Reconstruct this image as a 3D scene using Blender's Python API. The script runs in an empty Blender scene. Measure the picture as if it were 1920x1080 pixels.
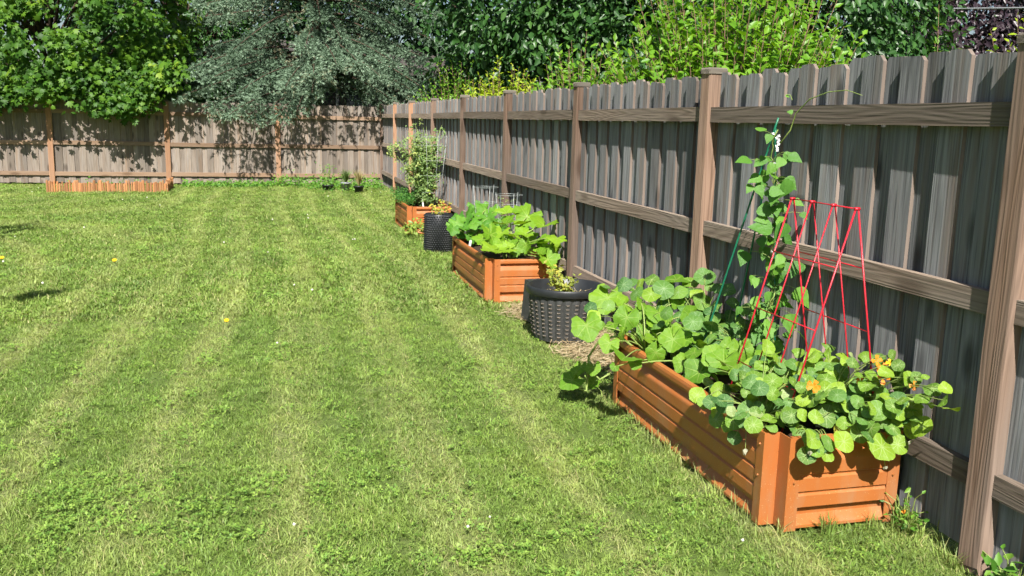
import bpy, math, random
import numpy as np
from mathutils import Vector, Matrix

# ------------------------------------------------------------------ camera, sky, sun, exposure
scn = bpy.context.scene
COL = scn.collection
rnd = random.Random(7)
nrng = np.random.default_rng(11)

F_PX, YAW, PITCH, ROLL, CAM_H = 1694.0, 0.2594, 0.1823, 0.0235, 1.61
fw = Vector((math.sin(YAW)*math.cos(PITCH), math.cos(YAW)*math.cos(PITCH), -math.sin(PITCH)))
rt = Vector((math.cos(YAW), -math.sin(YAW), 0)); up = rt.cross(fw)
cr, sr = math.cos(ROLL), math.sin(ROLL)
rt2 = cr*rt + sr*up; up2 = -sr*rt + cr*up
cam_d = bpy.data.cameras.new('camera'); cam = bpy.data.objects.new('camera', cam_d); COL.objects.link(cam)
M = Matrix((( rt2.x, up2.x, -fw.x, 0), (rt2.y, up2.y, -fw.y, 0), (rt2.z, up2.z, -fw.z, CAM_H), (0, 0, 0, 1)))
cam.matrix_world = M
cam_d.sensor_width = 36; cam_d.lens = F_PX/1920*36; cam_d.clip_start = 0.05; cam_d.clip_end = 3000
scn.camera = cam

SUN_EL, SUN_AZ = math.radians(47), math.radians(12.5)      # light travels away from the camera, a little to the right
world = bpy.data.worlds.new('World'); scn.world = world; world.use_nodes = True
nt = world.node_tree; nt.nodes.clear()
wo = nt.nodes.new('ShaderNodeOutputWorld'); bg = nt.nodes.new('ShaderNodeBackground'); sky = nt.nodes.new('ShaderNodeTexSky')
sky.sky_type = 'NISHITA'; sky.sun_disc = False; sky.sun_elevation = SUN_EL; sky.sun_rotation = math.pi + SUN_AZ
sky.air_density = 1.0; sky.dust_density = 1.2; sky.ozone_density = 1.2
bg.inputs['Strength'].default_value = 0.055
nt.links.new(sky.outputs[0], bg.inputs[0]); nt.links.new(bg.outputs[0], wo.inputs[0])
sun_d = bpy.data.lights.new('sun', 'SUN'); sun_d.energy = 5.0; sun_d.angle = math.radians(0.55); sun_d.color = (1.0, 0.96, 0.89)
sun = bpy.data.objects.new('sun', sun_d); COL.objects.link(sun)
sun_dir = Vector((math.sin(SUN_AZ)*math.cos(SUN_EL), math.cos(SUN_AZ)*math.cos(SUN_EL), -math.sin(SUN_EL)))
sun.rotation_euler = sun_dir.to_track_quat('-Z', 'Y').to_euler(); sun.location = (-3, -8, 12)
vs = scn.view_settings
vs.view_transform = 'Standard'; vs.look = 'None'; vs.exposure = 0.83; vs.gamma = 1.0; vs.use_curve_mapping = False
scn.cycles.use_denoising = True
scn.cycles.use_adaptive_sampling = True; scn.cycles.adaptive_threshold = 0.03; scn.cycles.use_light_tree = False
scn.cycles.caustics_reflective = False; scn.cycles.caustics_refractive = False
scn.cycles.max_bounces = 4; scn.cycles.diffuse_bounces = 2; scn.cycles.glossy_bounces = 1; scn.cycles.transmission_bounces = 2; scn.cycles.transparent_max_bounces = 4

# ------------------------------------------------------------------ helpers
def mesh_from(name, V, Fc, mats=(), fmat=None, smooth=False, attrs=None):
    me = bpy.data.meshes.new(name)
    me.from_pydata([tuple(v) for v in V], [], [tuple(f) for f in Fc])
    for m in mats: me.materials.append(m)
    if fmat is not None: me.polygons.foreach_set('material_index', np.array(fmat, dtype=np.int32))
    if smooth: me.polygons.foreach_set('use_smooth', np.ones(len(me.polygons), dtype=bool))
    me.update()
    return me

def tri_mesh(name, V, T, mats=(), tone=None, smooth=False, fmat=None):
    """numpy bulk mesh: V (n,3), T (m,3); tone = one value per vertex"""
    me = bpy.data.meshes.new(name)
    n, m = len(V), len(T)
    me.vertices.add(n); me.vertices.foreach_set('co', np.ascontiguousarray(V, dtype=np.float32).ravel())
    me.loops.add(m*3); me.loops.foreach_set('vertex_index', np.ascontiguousarray(T, dtype=np.int32).ravel())
    me.polygons.add(m); me.polygons.foreach_set('loop_start', np.arange(0, m*3, 3, dtype=np.int32))
    if fmat is not None: me.polygons.foreach_set('material_index', np.ascontiguousarray(fmat, dtype=np.int32))
    if smooth: me.polygons.foreach_set('use_smooth', np.ones(m, dtype=bool))
    for mt in mats: me.materials.append(mt)
    if tone is not None:
        a = me.attributes.new('tone', 'FLOAT', 'POINT'); a.data.foreach_set('value', np.ascontiguousarray(tone, dtype=np.float32))
    me.update(calc_edges=True)
    return me

def ob(name, me, parent=None, loc=(0, 0, 0), rot=None, scale=None, label=None, cat=None, group=None, kind=None):
    o = bpy.data.objects.new(name, me); COL.objects.link(o)
    o.location = loc
    if rot is not None: o.rotation_euler = rot
    if scale is not None: o.scale = scale
    if parent is not None: o.parent = parent
    tag(o, label, cat, group, kind)
    return o

def tag(o, label=None, cat=None, group=None, kind=None):
    if label: o['label'] = label
    if cat: o['category'] = cat
    if group: o['group'] = group
    if kind: o['kind'] = kind

def thing(name, label, cat, loc=(0, 0, 0), group=None):
    return ob(name, None, None, loc, label=label, cat=cat, group=group)

class MB:
    def __init__(s): s.V = []; s.F = []; s.M = []
    def add(s, V, Fc, m=0):
        b = len(s.V); s.V += [tuple(v) for v in V]; s.F += [tuple(b+i for i in f) for f in Fc]; s.M += [m]*len(Fc)
    def box(s, x0, x1, y0, y1, z0, z1, m=0):
        s.add([(x0,y0,z0),(x1,y0,z0),(x1,y1,z0),(x0,y1,z0),(x0,y0,z1),(x1,y0,z1),(x1,y1,z1),(x0,y1,z1)],
              [(0,3,2,1),(4,5,6,7),(0,1,5,4),(1,2,6,5),(2,3,7,6),(3,0,4,7)], m)
    def bbox(s, x0, x1, y0, y1, z0, z1, b=.004, m=0):
        """box with the vertical and top edges bevelled"""
        def ring(i, z): return [(x0+b+i,y0+i,z),(x1-b-i,y0+i,z),(x1-i,y0+b+i,z),(x1-i,y1-b-i,z),(x1-b-i,y1-i,z),(x0+b+i,y1-i,z),(x0+i,y1-b-i,z),(x0+i,y0+b+i,z)]
        V = ring(0, z0)+ring(0, z1-b)+ring(b*.7, z1)
        Fs = [tuple(range(7, -1, -1)), tuple(range(16, 24))]
        for k in (0, 8):
            for i in range(8): j = (i+1) % 8; Fs.append((k+i, k+j, k+8+j, k+8+i))
        s.add(V, Fs, m)
    def tube(s, P, r, n=6, m=0, cap=True):
        P = [Vector(p) for p in P]; k = len(P)
        R = r if hasattr(r, '__len__') else [r]*k
        b = len(s.V); prev = None
        for i, p in enumerate(P):
            d = (P[min(i+1, k-1)]-P[max(i-1, 0)])
            d = d.normalized() if d.length > 1e-9 else Vector((0, 0, 1))
            if prev is None: a = d.orthogonal().normalized()
            else:
                a = prev - d*prev.dot(d)
                a = a.normalized() if a.length > 1e-6 else d.orthogonal().normalized()
            prev = a; c = d.cross(a)
            for q in range(n):
                t = 2*math.pi*q/n; s.V.append(tuple(p+(a*math.cos(t)+c*math.sin(t))*R[i]))
        for i in range(k-1):
            for q in range(n):
                q2 = (q+1) % n; s.F.append((b+i*n+q, b+i*n+q2, b+(i+1)*n+q2, b+(i+1)*n+q)); s.M.append(m)
        if cap:
            s.F.append(tuple(b+q for q in range(n-1, -1, -1))); s.M.append(m)
            s.F.append(tuple(b+(k-1)*n+q for q in range(n))); s.M.append(m)
    def lathe(s, prof, n=24, m=0, cx=0, cy=0):
        b = len(s.V)
        for (r, z) in prof:
            for q in range(n):
                t = 2*math.pi*q/n; s.V.append((cx+r*math.cos(t), cy+r*math.sin(t), z))
        for i in range(len(prof)-1):
            for q in range(n):
                q2 = (q+1) % n; s.F.append((b+i*n+q, b+i*n+q2, b+(i+1)*n+q2, b+(i+1)*n+q)); s.M.append(m)
    def mesh(s, name, mats, smooth=False): return mesh_from(name, s.V, s.F, mats, s.M, smooth)

def bez(p0, p1, p2, n=6):
    p0, p1, p2 = Vector(p0), Vector(p1), Vector(p2)
    return [p0*(1-t)**2 + p1*2*t*(1-t) + p2*t*t for t in [i/n for i in range(n+1)]]

# ------------------------------------------------------------------ materials
def new_mat(name):
    m = bpy.data.materials.new(name); m.use_nodes = True
    t = m.node_tree; t.nodes.clear()
    out = t.nodes.new('ShaderNodeOutputMaterial'); p = t.nodes.new('ShaderNodeBsdfPrincipled')
    t.links.new(p.outputs[0], out.inputs[0])
    return m, t, p, out
def N(t, typ, **kw):
    n = t.nodes.new(typ)
    for k, v in kw.items():
        if k.startswith('i_'): n.inputs[k[2:].replace('_', ' ')].default_value = v
        else: setattr(n, k, v)
    return n
def math_n(t, op, a, b=None, c=None, clamp=False):
    n = t.nodes.new('ShaderNodeMath'); n.operation = op; n.use_clamp = clamp
    for i, v in enumerate((a, b, c)):
        if v is None: continue
        if isinstance(v, (int, float)): n.inputs[i].default_value = v
        else: t.links.new(v, n.inputs[i])
    return n.outputs[0]
def mixc(t, f, a, b, blend='MIX'):
    n = t.nodes.new('ShaderNodeMix'); n.data_type = 'RGBA'; n.blend_type = blend
    if isinstance(f, (int, float)): n.inputs[0].default_value = f
    else: t.links.new(f, n.inputs[0])
    for s, v in ((6, a), (7, b)):
        if isinstance(v, tuple): n.inputs[s].default_value = (*v[:3], 1)
        else: t.links.new(v, n.inputs[s])
    return n.outputs[2]
def ramp(t, f, stops):
    n = t.nodes.new('ShaderNodeValToRGB'); e = n.color_ramp.elements
    while len(e) < len(stops): e.new(0.5)
    for i, (p, c) in enumerate(stops):
        e[i].position = p; e[i].color = (*c, 1) if len(c) == 3 else c
    t.links.new(f, n.inputs[0]); return n.outputs[0]
def mapping(t, vec, scale=(1, 1, 1), loc=None, rot=(0, 0, 0)):
    n = t.nodes.new('ShaderNodeMapping'); n.inputs['Scale'].default_value = scale; n.inputs['Rotation'].default_value = rot
    if loc is not None:
        if isinstance(loc, tuple): n.inputs['Location'].default_value = loc
        else: t.links.new(loc, n.inputs['Location'])
    t.links.new(vec, n.inputs['Vector']); return n.outputs[0]
def noise(t, vec, scale=5, detail=4, rough=.55, dist=0):
    n = t.nodes.new('ShaderNodeTexNoise'); n.inputs['Scale'].default_value = scale; n.inputs['Detail'].default_value = detail
    n.inputs['Roughness'].default_value = rough; n.inputs['Distortion'].default_value = dist
    if vec is not None: t.links.new(vec, n.inputs['Vector'])
    return n.outputs['Fac']
def bump(t, h, strength=.3, dist=.01, bsdf=None):
    n = t.nodes.new('ShaderNodeBump'); n.inputs['Strength'].default_value = strength; n.inputs['Distance'].default_value = dist
    t.links.new(h, n.inputs['Height'])
    if bsdf is not None: t.links.new(n.outputs[0], bsdf.inputs['Normal'])
    return n.outputs[0]

def wood(name, ca, cb, cdark, axis='Z', gs=1.0, rough=.85, grey=None, greyamt=.5, grain=1.0, contrast=.55, stain=None):
    """weathered softwood: long grain, growth-ring bands and knots; axis = board length in object space"""
    m, t, p, out = new_mat(name)
    tc = N(t, 'ShaderNodeTexCoord'); oi = N(t, 'ShaderNodeObjectInfo')
    off = N(t, 'ShaderNodeCombineXYZ')
    r1 = math_n(t, 'MULTIPLY', oi.outputs['Random'], 37.0); r2 = math_n(t, 'MULTIPLY', oi.outputs['Random'], 91.0)
    for i, r in enumerate((r1, r2, r1)): t.links.new(r, off.inputs[i])
    L = {'X': 0, 'Y': 1, 'Z': 2}[axis]
    def sc(a, b): v = [a*gs]*3; v[L] = b*gs; return tuple(v)
    co = tc.outputs['Object']
    fine = noise(t, mapping(t, co, sc(110, 2.2), off.outputs[0]), 1.0, 3, .65)
    broad = noise(t, mapping(t, co, sc(9, .9), off.outputs[0]), 1.0, 3, .5)
    warp = noise(t, mapping(t, co, sc(9, .5), off.outputs[0]), 1.0, 2, .5)
    ring = math_n(t, 'SINE', math_n(t, 'MULTIPLY', warp, 75.0*grain))
    ring = math_n(t, 'MULTIPLY_ADD', ring, .5, .5)
    # knots
    vo = N(t, 'ShaderNodeTexVoronoi'); vo.inputs['Scale'].default_value = 1.0; vo.inputs['Randomness'].default_value = 1.0
    t.links.new(mapping(t, co, sc(5.5, 1.9), off.outputs[0]), vo.inputs['Vector'])
    kn = ramp(t, vo.outputs['Distance'], [(.10, (1, 1, 1)), (.22, (0, 0, 0))])
    f = math_n(t, 'ADD', math_n(t, 'MULTIPLY', fine, .65), math_n(t, 'MULTIPLY', ring, .26), clamp=True)
    base = mixc(t, ramp(t, f, [(.25, (0, 0, 0)), (.75, (1, 1, 1))]), ca, cb)
    if grey is not None:
        base = mixc(t, math_n(t, 'MULTIPLY', ramp(t, broad, [(.35, (0, 0, 0)), (.65, (1, 1, 1))]), greyamt), base, grey)
    base = mixc(t, math_n(t, 'MULTIPLY', ramp(t, fine, [(.30, (1, 1, 1)), (.46, (0, 0, 0))]), contrast), base, cdark)
    if stain is not None:
        sn = noise(t, mapping(t, co, sc(13, .55), off.outputs[0]), 1.0, 3, .6)
        base = mixc(t, math_n(t, 'MULTIPLY', ramp(t, sn, [(.52, (0, 0, 0)), (.68, (1, 1, 1))]), .6), base, stain)
    base = mixc(t, math_n(t, 'MULTIPLY', kn, .75), base, cdark)
    vary = math_n(t, 'MULTIPLY_ADD', oi.outputs['Random'], .6, .70)
    cv = N(t, 'ShaderNodeCombineXYZ')
    for i in range(3): t.links.new(vary, cv.inputs[i])
    base = mixc(t, 1.0, base, cv.outputs[0], 'MULTIPLY')
    t.links.new(base, p.inputs['Base Color']); p.inputs['Roughness'].default_value = rough
    p.inputs['Specular IOR Level'].default_value = .25; p.inputs['Diffuse Roughness'].default_value = 1.0
    h = math_n(t, 'ADD', math_n(t, 'MULTIPLY', fine, .7), math_n(t, 'MULTIPLY', ring, .3))
    bump(t, h, .55, .004, p)
    return m

def plain(name, col, rough=.6, metal=0, spec=.5, nscale=0, namt=.15, bumpamt=0):
    m, t, p, out = new_mat(name)
    p.inputs['Roughness'].default_value = rough; p.inputs['Metallic'].default_value = metal; p.inputs['Specular IOR Level'].default_value = spec
    if nscale:
        tc = N(t, 'ShaderNodeTexCoord'); f = noise(t, tc.outputs['Object'], nscale, 5, .6)
        c = mixc(t, f, tuple(max(0, v*(1-2*namt)) for v in col), tuple(min(1, v*(1+2*namt)) for v in col))
        t.links.new(c, p.inputs['Base Color'])
        if bumpamt: bump(t, f, bumpamt, .01, p)
    else: p.inputs['Base Color'].default_value = (*col, 1)
    return m

def leafy(t, p, out, col, trans=.3, rough=.5, spec=.35, ycol=None):
    """principled front + translucent so light passes through the blade"""
    t.links.new(col, p.inputs['Base Color']); p.inputs['Roughness'].default_value = rough; p.inputs['Specular IOR Level'].default_value = spec
    tr = N(t, 'ShaderNodeBsdfTranslucent')
    hs = mixc(t, 1.0, col, ycol or (1.5, 1.35, .5), 'MULTIPLY'); t.links.new(hs, tr.inputs['Color'])
    mx = N(t, 'ShaderNodeMixShader'); mx.inputs[0].default_value = trans
    t.links.new(p.outputs[0], mx.inputs[1]); t.links.new(tr.outputs[0], mx.inputs[2]); t.links.new(mx.outputs[0], out.inputs[0])

def leaf_mat(name, stops, veins=0, veincol=(.3, .4, .15), vw=.05, trans=.3, rough=.45, spec=.4, nscale=3.0, namt=.5, blotch=None, veinamt=.75):
    """single big leaves: per-object tone, radial veins from the petiole, soft mottling"""
    m, t, p, out = new_mat(name)
    tc = N(t, 'ShaderNodeTexCoord'); oi = N(t, 'ShaderNodeObjectInfo'); co = tc.outputs['Object']
    nz = noise(t, mapping(t, co, (1, 1, 1)), nscale, 4, .6)
    f = math_n(t, 'ADD', math_n(t, 'MULTIPLY', oi.outputs['Random'], 1-namt), math_n(t, 'MULTIPLY', nz, namt))
    c = ramp(t, f, stops)
    if blotch:
        b = ramp(t, noise(t, co, 9, 3, .7), [(.56, (0, 0, 0)), (.66, (1, 1, 1))]); c = mixc(t, math_n(t, 'MULTIPLY', b, .6), c, blotch)
    if veins:
        sx = N(t, 'ShaderNodeSeparateXYZ'); t.links.new(co, sx.inputs[0])
        th = math_n(t, 'ARCTAN2', sx.outputs[0], sx.outputs[1])
        r = math_n(t, 'SQRT', math_n(t, 'ADD', math_n(t, 'POWER', sx.outputs[0], 2.0), math_n(t, 'POWER', sx.outputs[1], 2.0)))
        d = math_n(t, 'PINGPONG', math_n(t, 'MULTIPLY', th, veins/(2*math.pi)), .5)
        d = math_n(t, 'MULTIPLY', math_n(t, 'MULTIPLY', d, r), 2*math.pi/veins)
        wid = math_n(t, 'MULTIPLY_ADD', r, -vw*.75, vw)
        v = math_n(t, 'LESS_THAN', d, wid)
        c = mixc(t, math_n(t, 'MULTIPLY', v, veinamt), c, veincol)
    leafy(t, p, out, c, trans, rough, spec)
    bump(t, nz, .25, .05, p)
    return m

def mass_mat(name, stops, trans=.28, rough=.45, spec=.4, ycol=None):
    """many small leaves in one mesh: colour from the 'tone' of each leaf"""
    m, t, p, out = new_mat(name)
    a = N(t, 'ShaderNodeAttribute', attribute_name='tone')
    c = ramp(t, a.outputs['Fac'], stops)
    leafy(t, p, out, c, trans, rough, spec, ycol)
    return m

M_PICKET = wood('weathered_picket', (.130,.132,.134), (.268,.271,.273), (.036,.036,.036), 'Z', 1.0, .9, (.205,.210,.214), .55, 1.0, .65, stain=(.165,.12,.088))
M_EDGE = wood('sawn_edge', (.205,.16,.132), (.28,.225,.19), (.13,.098,.078), 'Z', 1.0, .9, None, 0, .8, .35)
M_POST = wood('post_wood', (.20,.125,.085), (.325,.215,.155), (.09,.055,.036), 'Z', .8, .85, (.21,.175,.15), .6, 1.5, .55)
M_POST_O = wood('post_wood_orange', (.36,.19,.105), (.46,.26,.15), (.18,.09,.05), 'Z', .8, .85, (.33,.24,.18), .4, 1.25, .5)
M_RAIL = wood('rail_wood', (.135,.10,.075), (.215,.17,.13), (.07,.05,.036), 'Y', .8, .85, (.18,.155,.13), .5, 1.7, .5)
M_RAILX = wood('rail_wood_back', (.30,.19,.12), (.37,.25,.17), (.18,.11,.065), 'X', .8, .85, (.38,.29,.22), .4, 1.2, .4)
M_BPICK = wood('back_picket', (.235,.185,.145), (.36,.30,.25), (.09,.07,.055), 'Z', 1.0, .9, (.30,.275,.255), .6, 1.0, .5, stain=(.27,.175,.105))
M_CAP = wood('cap_wood', (.17,.145,.12), (.24,.21,.17), (.10,.08,.06), 'X', 1.0, .9, None, 0, 1, .5)
M_STAKE = wood('cedar_stake', (.40,.165,.06), (.55,.27,.12), (.22,.09,.035), 'Z', 1.5, .8, (.42,.27,.16), .4, 1.0, .4)

def bed_mat():
    m, t, p, out = new_mat('terracotta_steel')
    tc = N(t, 'ShaderNodeTexCoord'); ge = N(t, 'ShaderNodeNewGeometry')
    n1 = noise(t, ge.outputs['Position'], 3.0, 4, .6)
    c = mixc(t, n1, (.39,.115,.029), (.47,.157,.041))
    # stuck soil and clipping specks, thicker low down where mower and rain throw them
    sp = noise(t, ge.outputs['Position'], 190, 2, .5); sx = N(t, 'ShaderNodeSeparateXYZ'); t.links.new(ge.outputs['Position'], sx.inputs[0])
    lowm = ramp(t, sx.outputs[2], [(.12, (1, 1, 1)), (.34, (.25, .25, .25))])
    th = ramp(t, sp, [(.685, (0, 0, 0)), (.72, (1, 1, 1))])
    c = mixc(t, math_n(t, 'MULTIPLY', th, lowm), c, (.62,.40,.20))
    dn = noise(t, mapping(t, ge.outputs['Position'], (9, 9, 2.2)), 1.0, 4, .65)
    dust = math_n(t, 'MULTIPLY', ramp(t, dn, [(.46, (0, 0, 0)), (.72, (1, 1, 1))]), math_n(t, 'MULTIPLY', lowm, .62))
    c = mixc(t, dust, c, (.36,.22,.12))
    rr = math_n(t, 'MULTIPLY_ADD', dn, .35, .26); t.links.new(rr, p.inputs['Roughness'])
    t.links.new(c, p.inputs['Base Color']); p.inputs['Specular IOR Level'].default_value = .5
    bump(t, noise(t, ge.outputs['Position'], 14, 2, .5), .06, .01, p)
    return m
M_BED = bed_mat()
M_BOLT = plain('bolt_head', (.42,.16,.05), .4, .3)
M_SOIL = plain('soil', (.055,.036,.024), .95, 0, .2, 35, .4, .8)
M_RED = plain('red_coated_wire', (.55,.018,.035), .35, 0, .5, 20, .12)
M_GREENSTAKE = plain('green_coated_stake', (.012,.16,.085), .4, 0, .5, 30, .2)
M_WIRE = plain('galvanised_wire', (.46,.50,.48), .45, .3)
M_BLACK = plain('black_plastic', (.022,.024,.026), .42, 0, .5, 12, .3, .1)
M_BLACKD = plain('dusty_black_plastic', (.05,.051,.05), .6, 0, .4, 25, .35, .1)
M_LIP = plain('sunlit_dusty_lip', (.16,.135,.11), .7, 0, .3, 60, .5)  # dust tint lightened, so the sun's highlight on the lips is in the colour
M_WHITE = plain('white_tag', (.78,.78,.76), .5)
M_GREYPOT = plain('grey_pot', (.35,.37,.39), .45, .2, .5, 15, .2)
M_BARK = plain('bark', (.085,.06,.042), .95, 0, .2, 14, .45, 1.0)
M_STEM = plain('green_stem', (.25,.33,.085), .5, 0, .4, 25, .25)
M_STEMD = plain('twig', (.20,.13,.075), .8, 0, .3, 25, .3)
M_STRAWSTEM = plain('dry_stem', (.42,.33,.2), .8, 0, .3)

# leaves
G = lambda *s: list(s)
M_NAST = leaf_mat('nasturtium_leaf', G((.15,(.10,.20,.03)),(.5,(.18,.33,.032)),(.85,(.30,.45,.038))), 9, (.40,.52,.20), .034, .28, .48, .4, 2.5, .35, None, .65)
M_NASTD = leaf_mat('nasturtium_leaf_blue', G((.15,(.055,.145,.038)),(.5,(.11,.24,.044)),(.85,(.18,.325,.045))), 9, (.30,.43,.2), .03, .25, .5, .4, 2.5, .35, None, .6)
M_SQUASH = leaf_mat('squash_leaf', G((.15,(.095,.225,.02)),(.5,(.155,.315,.022)),(.85,(.25,.42,.03))), 7, (.30,.43,.09), .035, .33, .5, .35, 3.0, .55, None, .65)
M_ZUCC = leaf_mat('zucchini_leaf', G((.15,(.12,.26,.018)),(.5,(.185,.36,.02)),(.85,(.29,.46,.028))), 7, (.32,.46,.08), .035, .33, .5, .35, 3.0, .6, None, .7)
M_DARKLEAF = leaf_mat('darker_squash_leaf', G((.15,(.06,.19,.022)),(.5,(.10,.27,.025)),(.85,(.16,.36,.03))), 7, (.25,.40,.08), .03, .3, .5, .35, 3.0, .45, None, .5)
M_BEAN = leaf_mat('bean_leaf', G((.15,(.065,.19,.03)),(.5,(.11,.27,.035)),(.85,(.17,.36,.04))), 0, trans=.3, rough=.5, nscale=2.5, namt=.4)
M_DRIED = leaf_mat('dried_leaf', G((.2,(.36,.36,.24)),(.8,(.52,.52,.38))), 0, trans=.2, rough=.8)
M_YELLOW = leaf_mat('yellowing_leaf', G((.2,(.42,.45,.05)),(.8,(.58,.52,.06))), 9, (.5,.5,.2), .03, .35)
M_PALE = leaf_mat('pale_leaf', G((.2,(.30,.42,.14)),(.8,(.40,.50,.20))), 9, (.5,.58,.34), .03, .3)
M_ORANGE = plain('orange_petal', (.85,.22,.01), .5, 0, .3, 30, .25)
M_YPETAL = plain('yellow_petal', (.85,.50,.01), .5, 0, .3)
M_TOMATO = mass_mat('tomato_foliage', G((0,(.15,.26,.08)),(.5,(.25,.37,.12)),(1,(.40,.45,.13))), .3, .55)
M_CARROT = mass_mat('feathery_foliage', G((0,(.05,.17,.03)),(.6,(.09,.26,.04)),(1,(.15,.34,.05))), .3, .55)
M_BLUEB = mass_mat('blueberry_foliage', G((0,(.16,.22,.03)),(.5,(.33,.38,.05)),(1,(.46,.42,.08))), .3, .5)
M_YELLOWING = mass_mat('yellow_foliage', G((0,(.30,.34,.05)),(1,(.55,.46,.07))), .3, .5)
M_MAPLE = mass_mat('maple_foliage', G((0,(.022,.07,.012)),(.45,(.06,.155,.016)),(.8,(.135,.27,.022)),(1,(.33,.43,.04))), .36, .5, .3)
M_SPRUCE = mass_mat('spruce_needles', G((0,(.06,.105,.062)),(.45,(.145,.225,.14)),(.9,(.275,.385,.265)),(1,(.28,.24,.14))), .12, .6, .3, (1.1,1.1,.9))
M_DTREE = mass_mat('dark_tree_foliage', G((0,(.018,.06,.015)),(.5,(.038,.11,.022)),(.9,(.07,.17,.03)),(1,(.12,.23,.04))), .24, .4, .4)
M_BUSH = mass_mat('bright_bush_foliage', G((0,(.06,.18,.012)),(.5,(.115,.28,.018)),(1,(.21,.40,.028))), .36, .42, .4)
M_YBUSH = mass_mat('yellow_bush_foliage', G((0,(.16,.31,.012)),(.5,(.28,.42,.018)),(1,(.42,.52,.03))), .36, .42, .4)
M_PURPLE = mass_mat('purple_foliage', G((0,(.02,.014,.02)),(.6,(.045,.027,.036)),(1,(.09,.058,.066))), .15, .4, .5, (1.2,.8,1.0))
M_FAR = mass_mat('far_foliage', G((0,(.015,.05,.014)),(.6,(.03,.09,.02)),(1,(.06,.14,.03))), .2, .5, .3)
M_WEED = mass_mat('weed_foliage', G((0,(.06,.17,.02)),(.5,(.11,.27,.03)),(1,(.19,.36,.04))), .3, .5)
M_TANGRASS = mass_mat('tan_grass', G((0,(.30,.27,.10)),(1,(.55,.46,.24))), .25, .6)
M_GRASSPOT = mass_mat('pot_grass', G((0,(.10,.20,.05)),(1,(.24,.33,.10))), .25, .6)
M_STRAW = mass_mat('straw', G((0,(.30,.22,.12)),(.5,(.46,.36,.21)),(1,(.62,.52,.34))), .1, .8, .2)

# ------------------------------------------------------------------ lawn
def lawn_tone(t, pos):
    """streaks of dry clippings along the mowing lanes + patches; returns two factors"""
    cmb = N(t, 'ShaderNodeCombineXYZ'); sx = N(t, 'ShaderNodeSeparateXYZ'); t.links.new(pos, sx.inputs[0])
    x2 = math_n(t, 'MULTIPLY_ADD', math_n(t, 'SINE', math_n(t, 'MULTIPLY', sx.outputs[1], .45)), .10, sx.outputs[0])
    # far-left lanes swing round: add a shear that grows to the left
    lft = math_n(t, 'MULTIPLY', math_n(t, 'MINIMUM', math_n(t, 'ADD', sx.outputs[0], 1.4), 0.0), -.16)
    x3 = math_n(t, 'ADD', x2, math_n(t, 'MULTIPLY', lft, math_n(t, 'MAXIMUM', math_n(t, 'SUBTRACT', sx.outputs[1], 9.0), 0.0)))
    t.links.new(x3, cmb.inputs[0]); t.links.new(sx.outputs[1], cmb.inputs[1])
    streak = noise(t, mapping(t, cmb.outputs[0], (6.0, .22, 1)), 1.0, 3, .62)
    lane = math_n(t, 'MULTIPLY_ADD', math_n(t, 'SINE', math_n(t, 'MULTIPLY', x3, 2*math.pi/.62)), .5, .5)
    patch = noise(t, mapping(t, pos, (1.1, .8, 1)), 1.0, 3, .6)
    return streak, lane, patch

def grass_mat(ground=False):
    m, t, p, out = new_mat('lawn_soil_and_thatch' if ground else 'grass_blade')
    ge = N(t, 'ShaderNodeNewGeometry'); pos = ge.outputs['Position']
    streak, lane, patch = lawn_tone(t, pos)
    oi = N(t, 'ShaderNodeObjectInfo')
    g1 = ramp(t, patch, [(.30, (.175,.285,.058)), (.5, (.23,.35,.07)), (.70, (.30,.41,.088))])
    s = math_n(t, 'ADD', math_n(t, 'MULTIPLY', streak, .74), math_n(t, 'MULTIPLY', lane, .24))
    dry = ramp(t, s, [(.44, (0, 0, 0)), (.72, (1, 1, 1))])
    if ground:
        c = mixc(t, dry, (.13,.19,.045), (.32,.32,.14))
        fine = noise(t, pos, 60, 4, .7)
        c = mixc(t, ramp(t, fine, [(.4, (1, 1, 1)), (.6, (0, 0, 0))]), c, (.09,.125,.035))
        t.links.new(c, p.inputs['Base Color']); p.inputs['Roughness'].default_value = .95; p.inputs['Specular IOR Level'].default_value = .1
        bump(t, fine, .6, .02, p)
        return m
    c = mixc(t, math_n(t, 'MULTIPLY', dry, .55), g1, (.50,.55,.20))
    a = N(t, 'ShaderNodeAttribute', attribute_name='tone')
    c = mixc(t, a.outputs['Fac'], c, (.52,.46,.22))               # dead blades in every tuft
    v = math_n(t, 'MULTIPLY_ADD', oi.outputs['Random'], .62, .64)
    cv = N(t, 'ShaderNodeCombineXYZ')
    for i in range(3): t.links.new(v, cv.inputs[i])
    c = mixc(t, 1.0, c, cv.outputs[0], 'MULTIPLY')
    leafy(t, p, out, c, .3, .5, .35, (1.3,1.2,.6))
    return m
M_LAWN = grass_mat(True); M_GRASS = grass_mat(False)
M_CLOVER = mass_mat('clover_leaf', G((0,(.15,.29,.05)),(.5,(.22,.37,.06)),(1,(.30,.44,.08))), .25, .55)
M_CLOVERW = plain('clover_flower', (.75,.72,.62), .8)

gv, gf = [], []
xs = [-300, -60, -20] + list(np.linspace(-10, 12, 45)) + [30, 80, 300]
ys = [-300, -40, -8] + list(np.linspace(-2, 34, 73)) + [60, 150, 600]
for y in ys:
    for x in xs:
        z = 0.0
        if -10 <= x <= 12 and -2 <= y <= 34: z = .012*math.sin(x*1.7+y*.6)*math.sin(y*.9-x*.4)-.012
        gv.append((x, y, z-.004))
nx = len(xs)
for j in range(len(ys)-1):
    for i in range(nx-1): gf.append((j*nx+i, j*nx+i+1, (j+1)*nx+i+1, (j+1)*nx+i))
ob('lawn', mesh_from('lawn', gv, gf, [M_LAWN], smooth=True), kind='structure')

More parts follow.
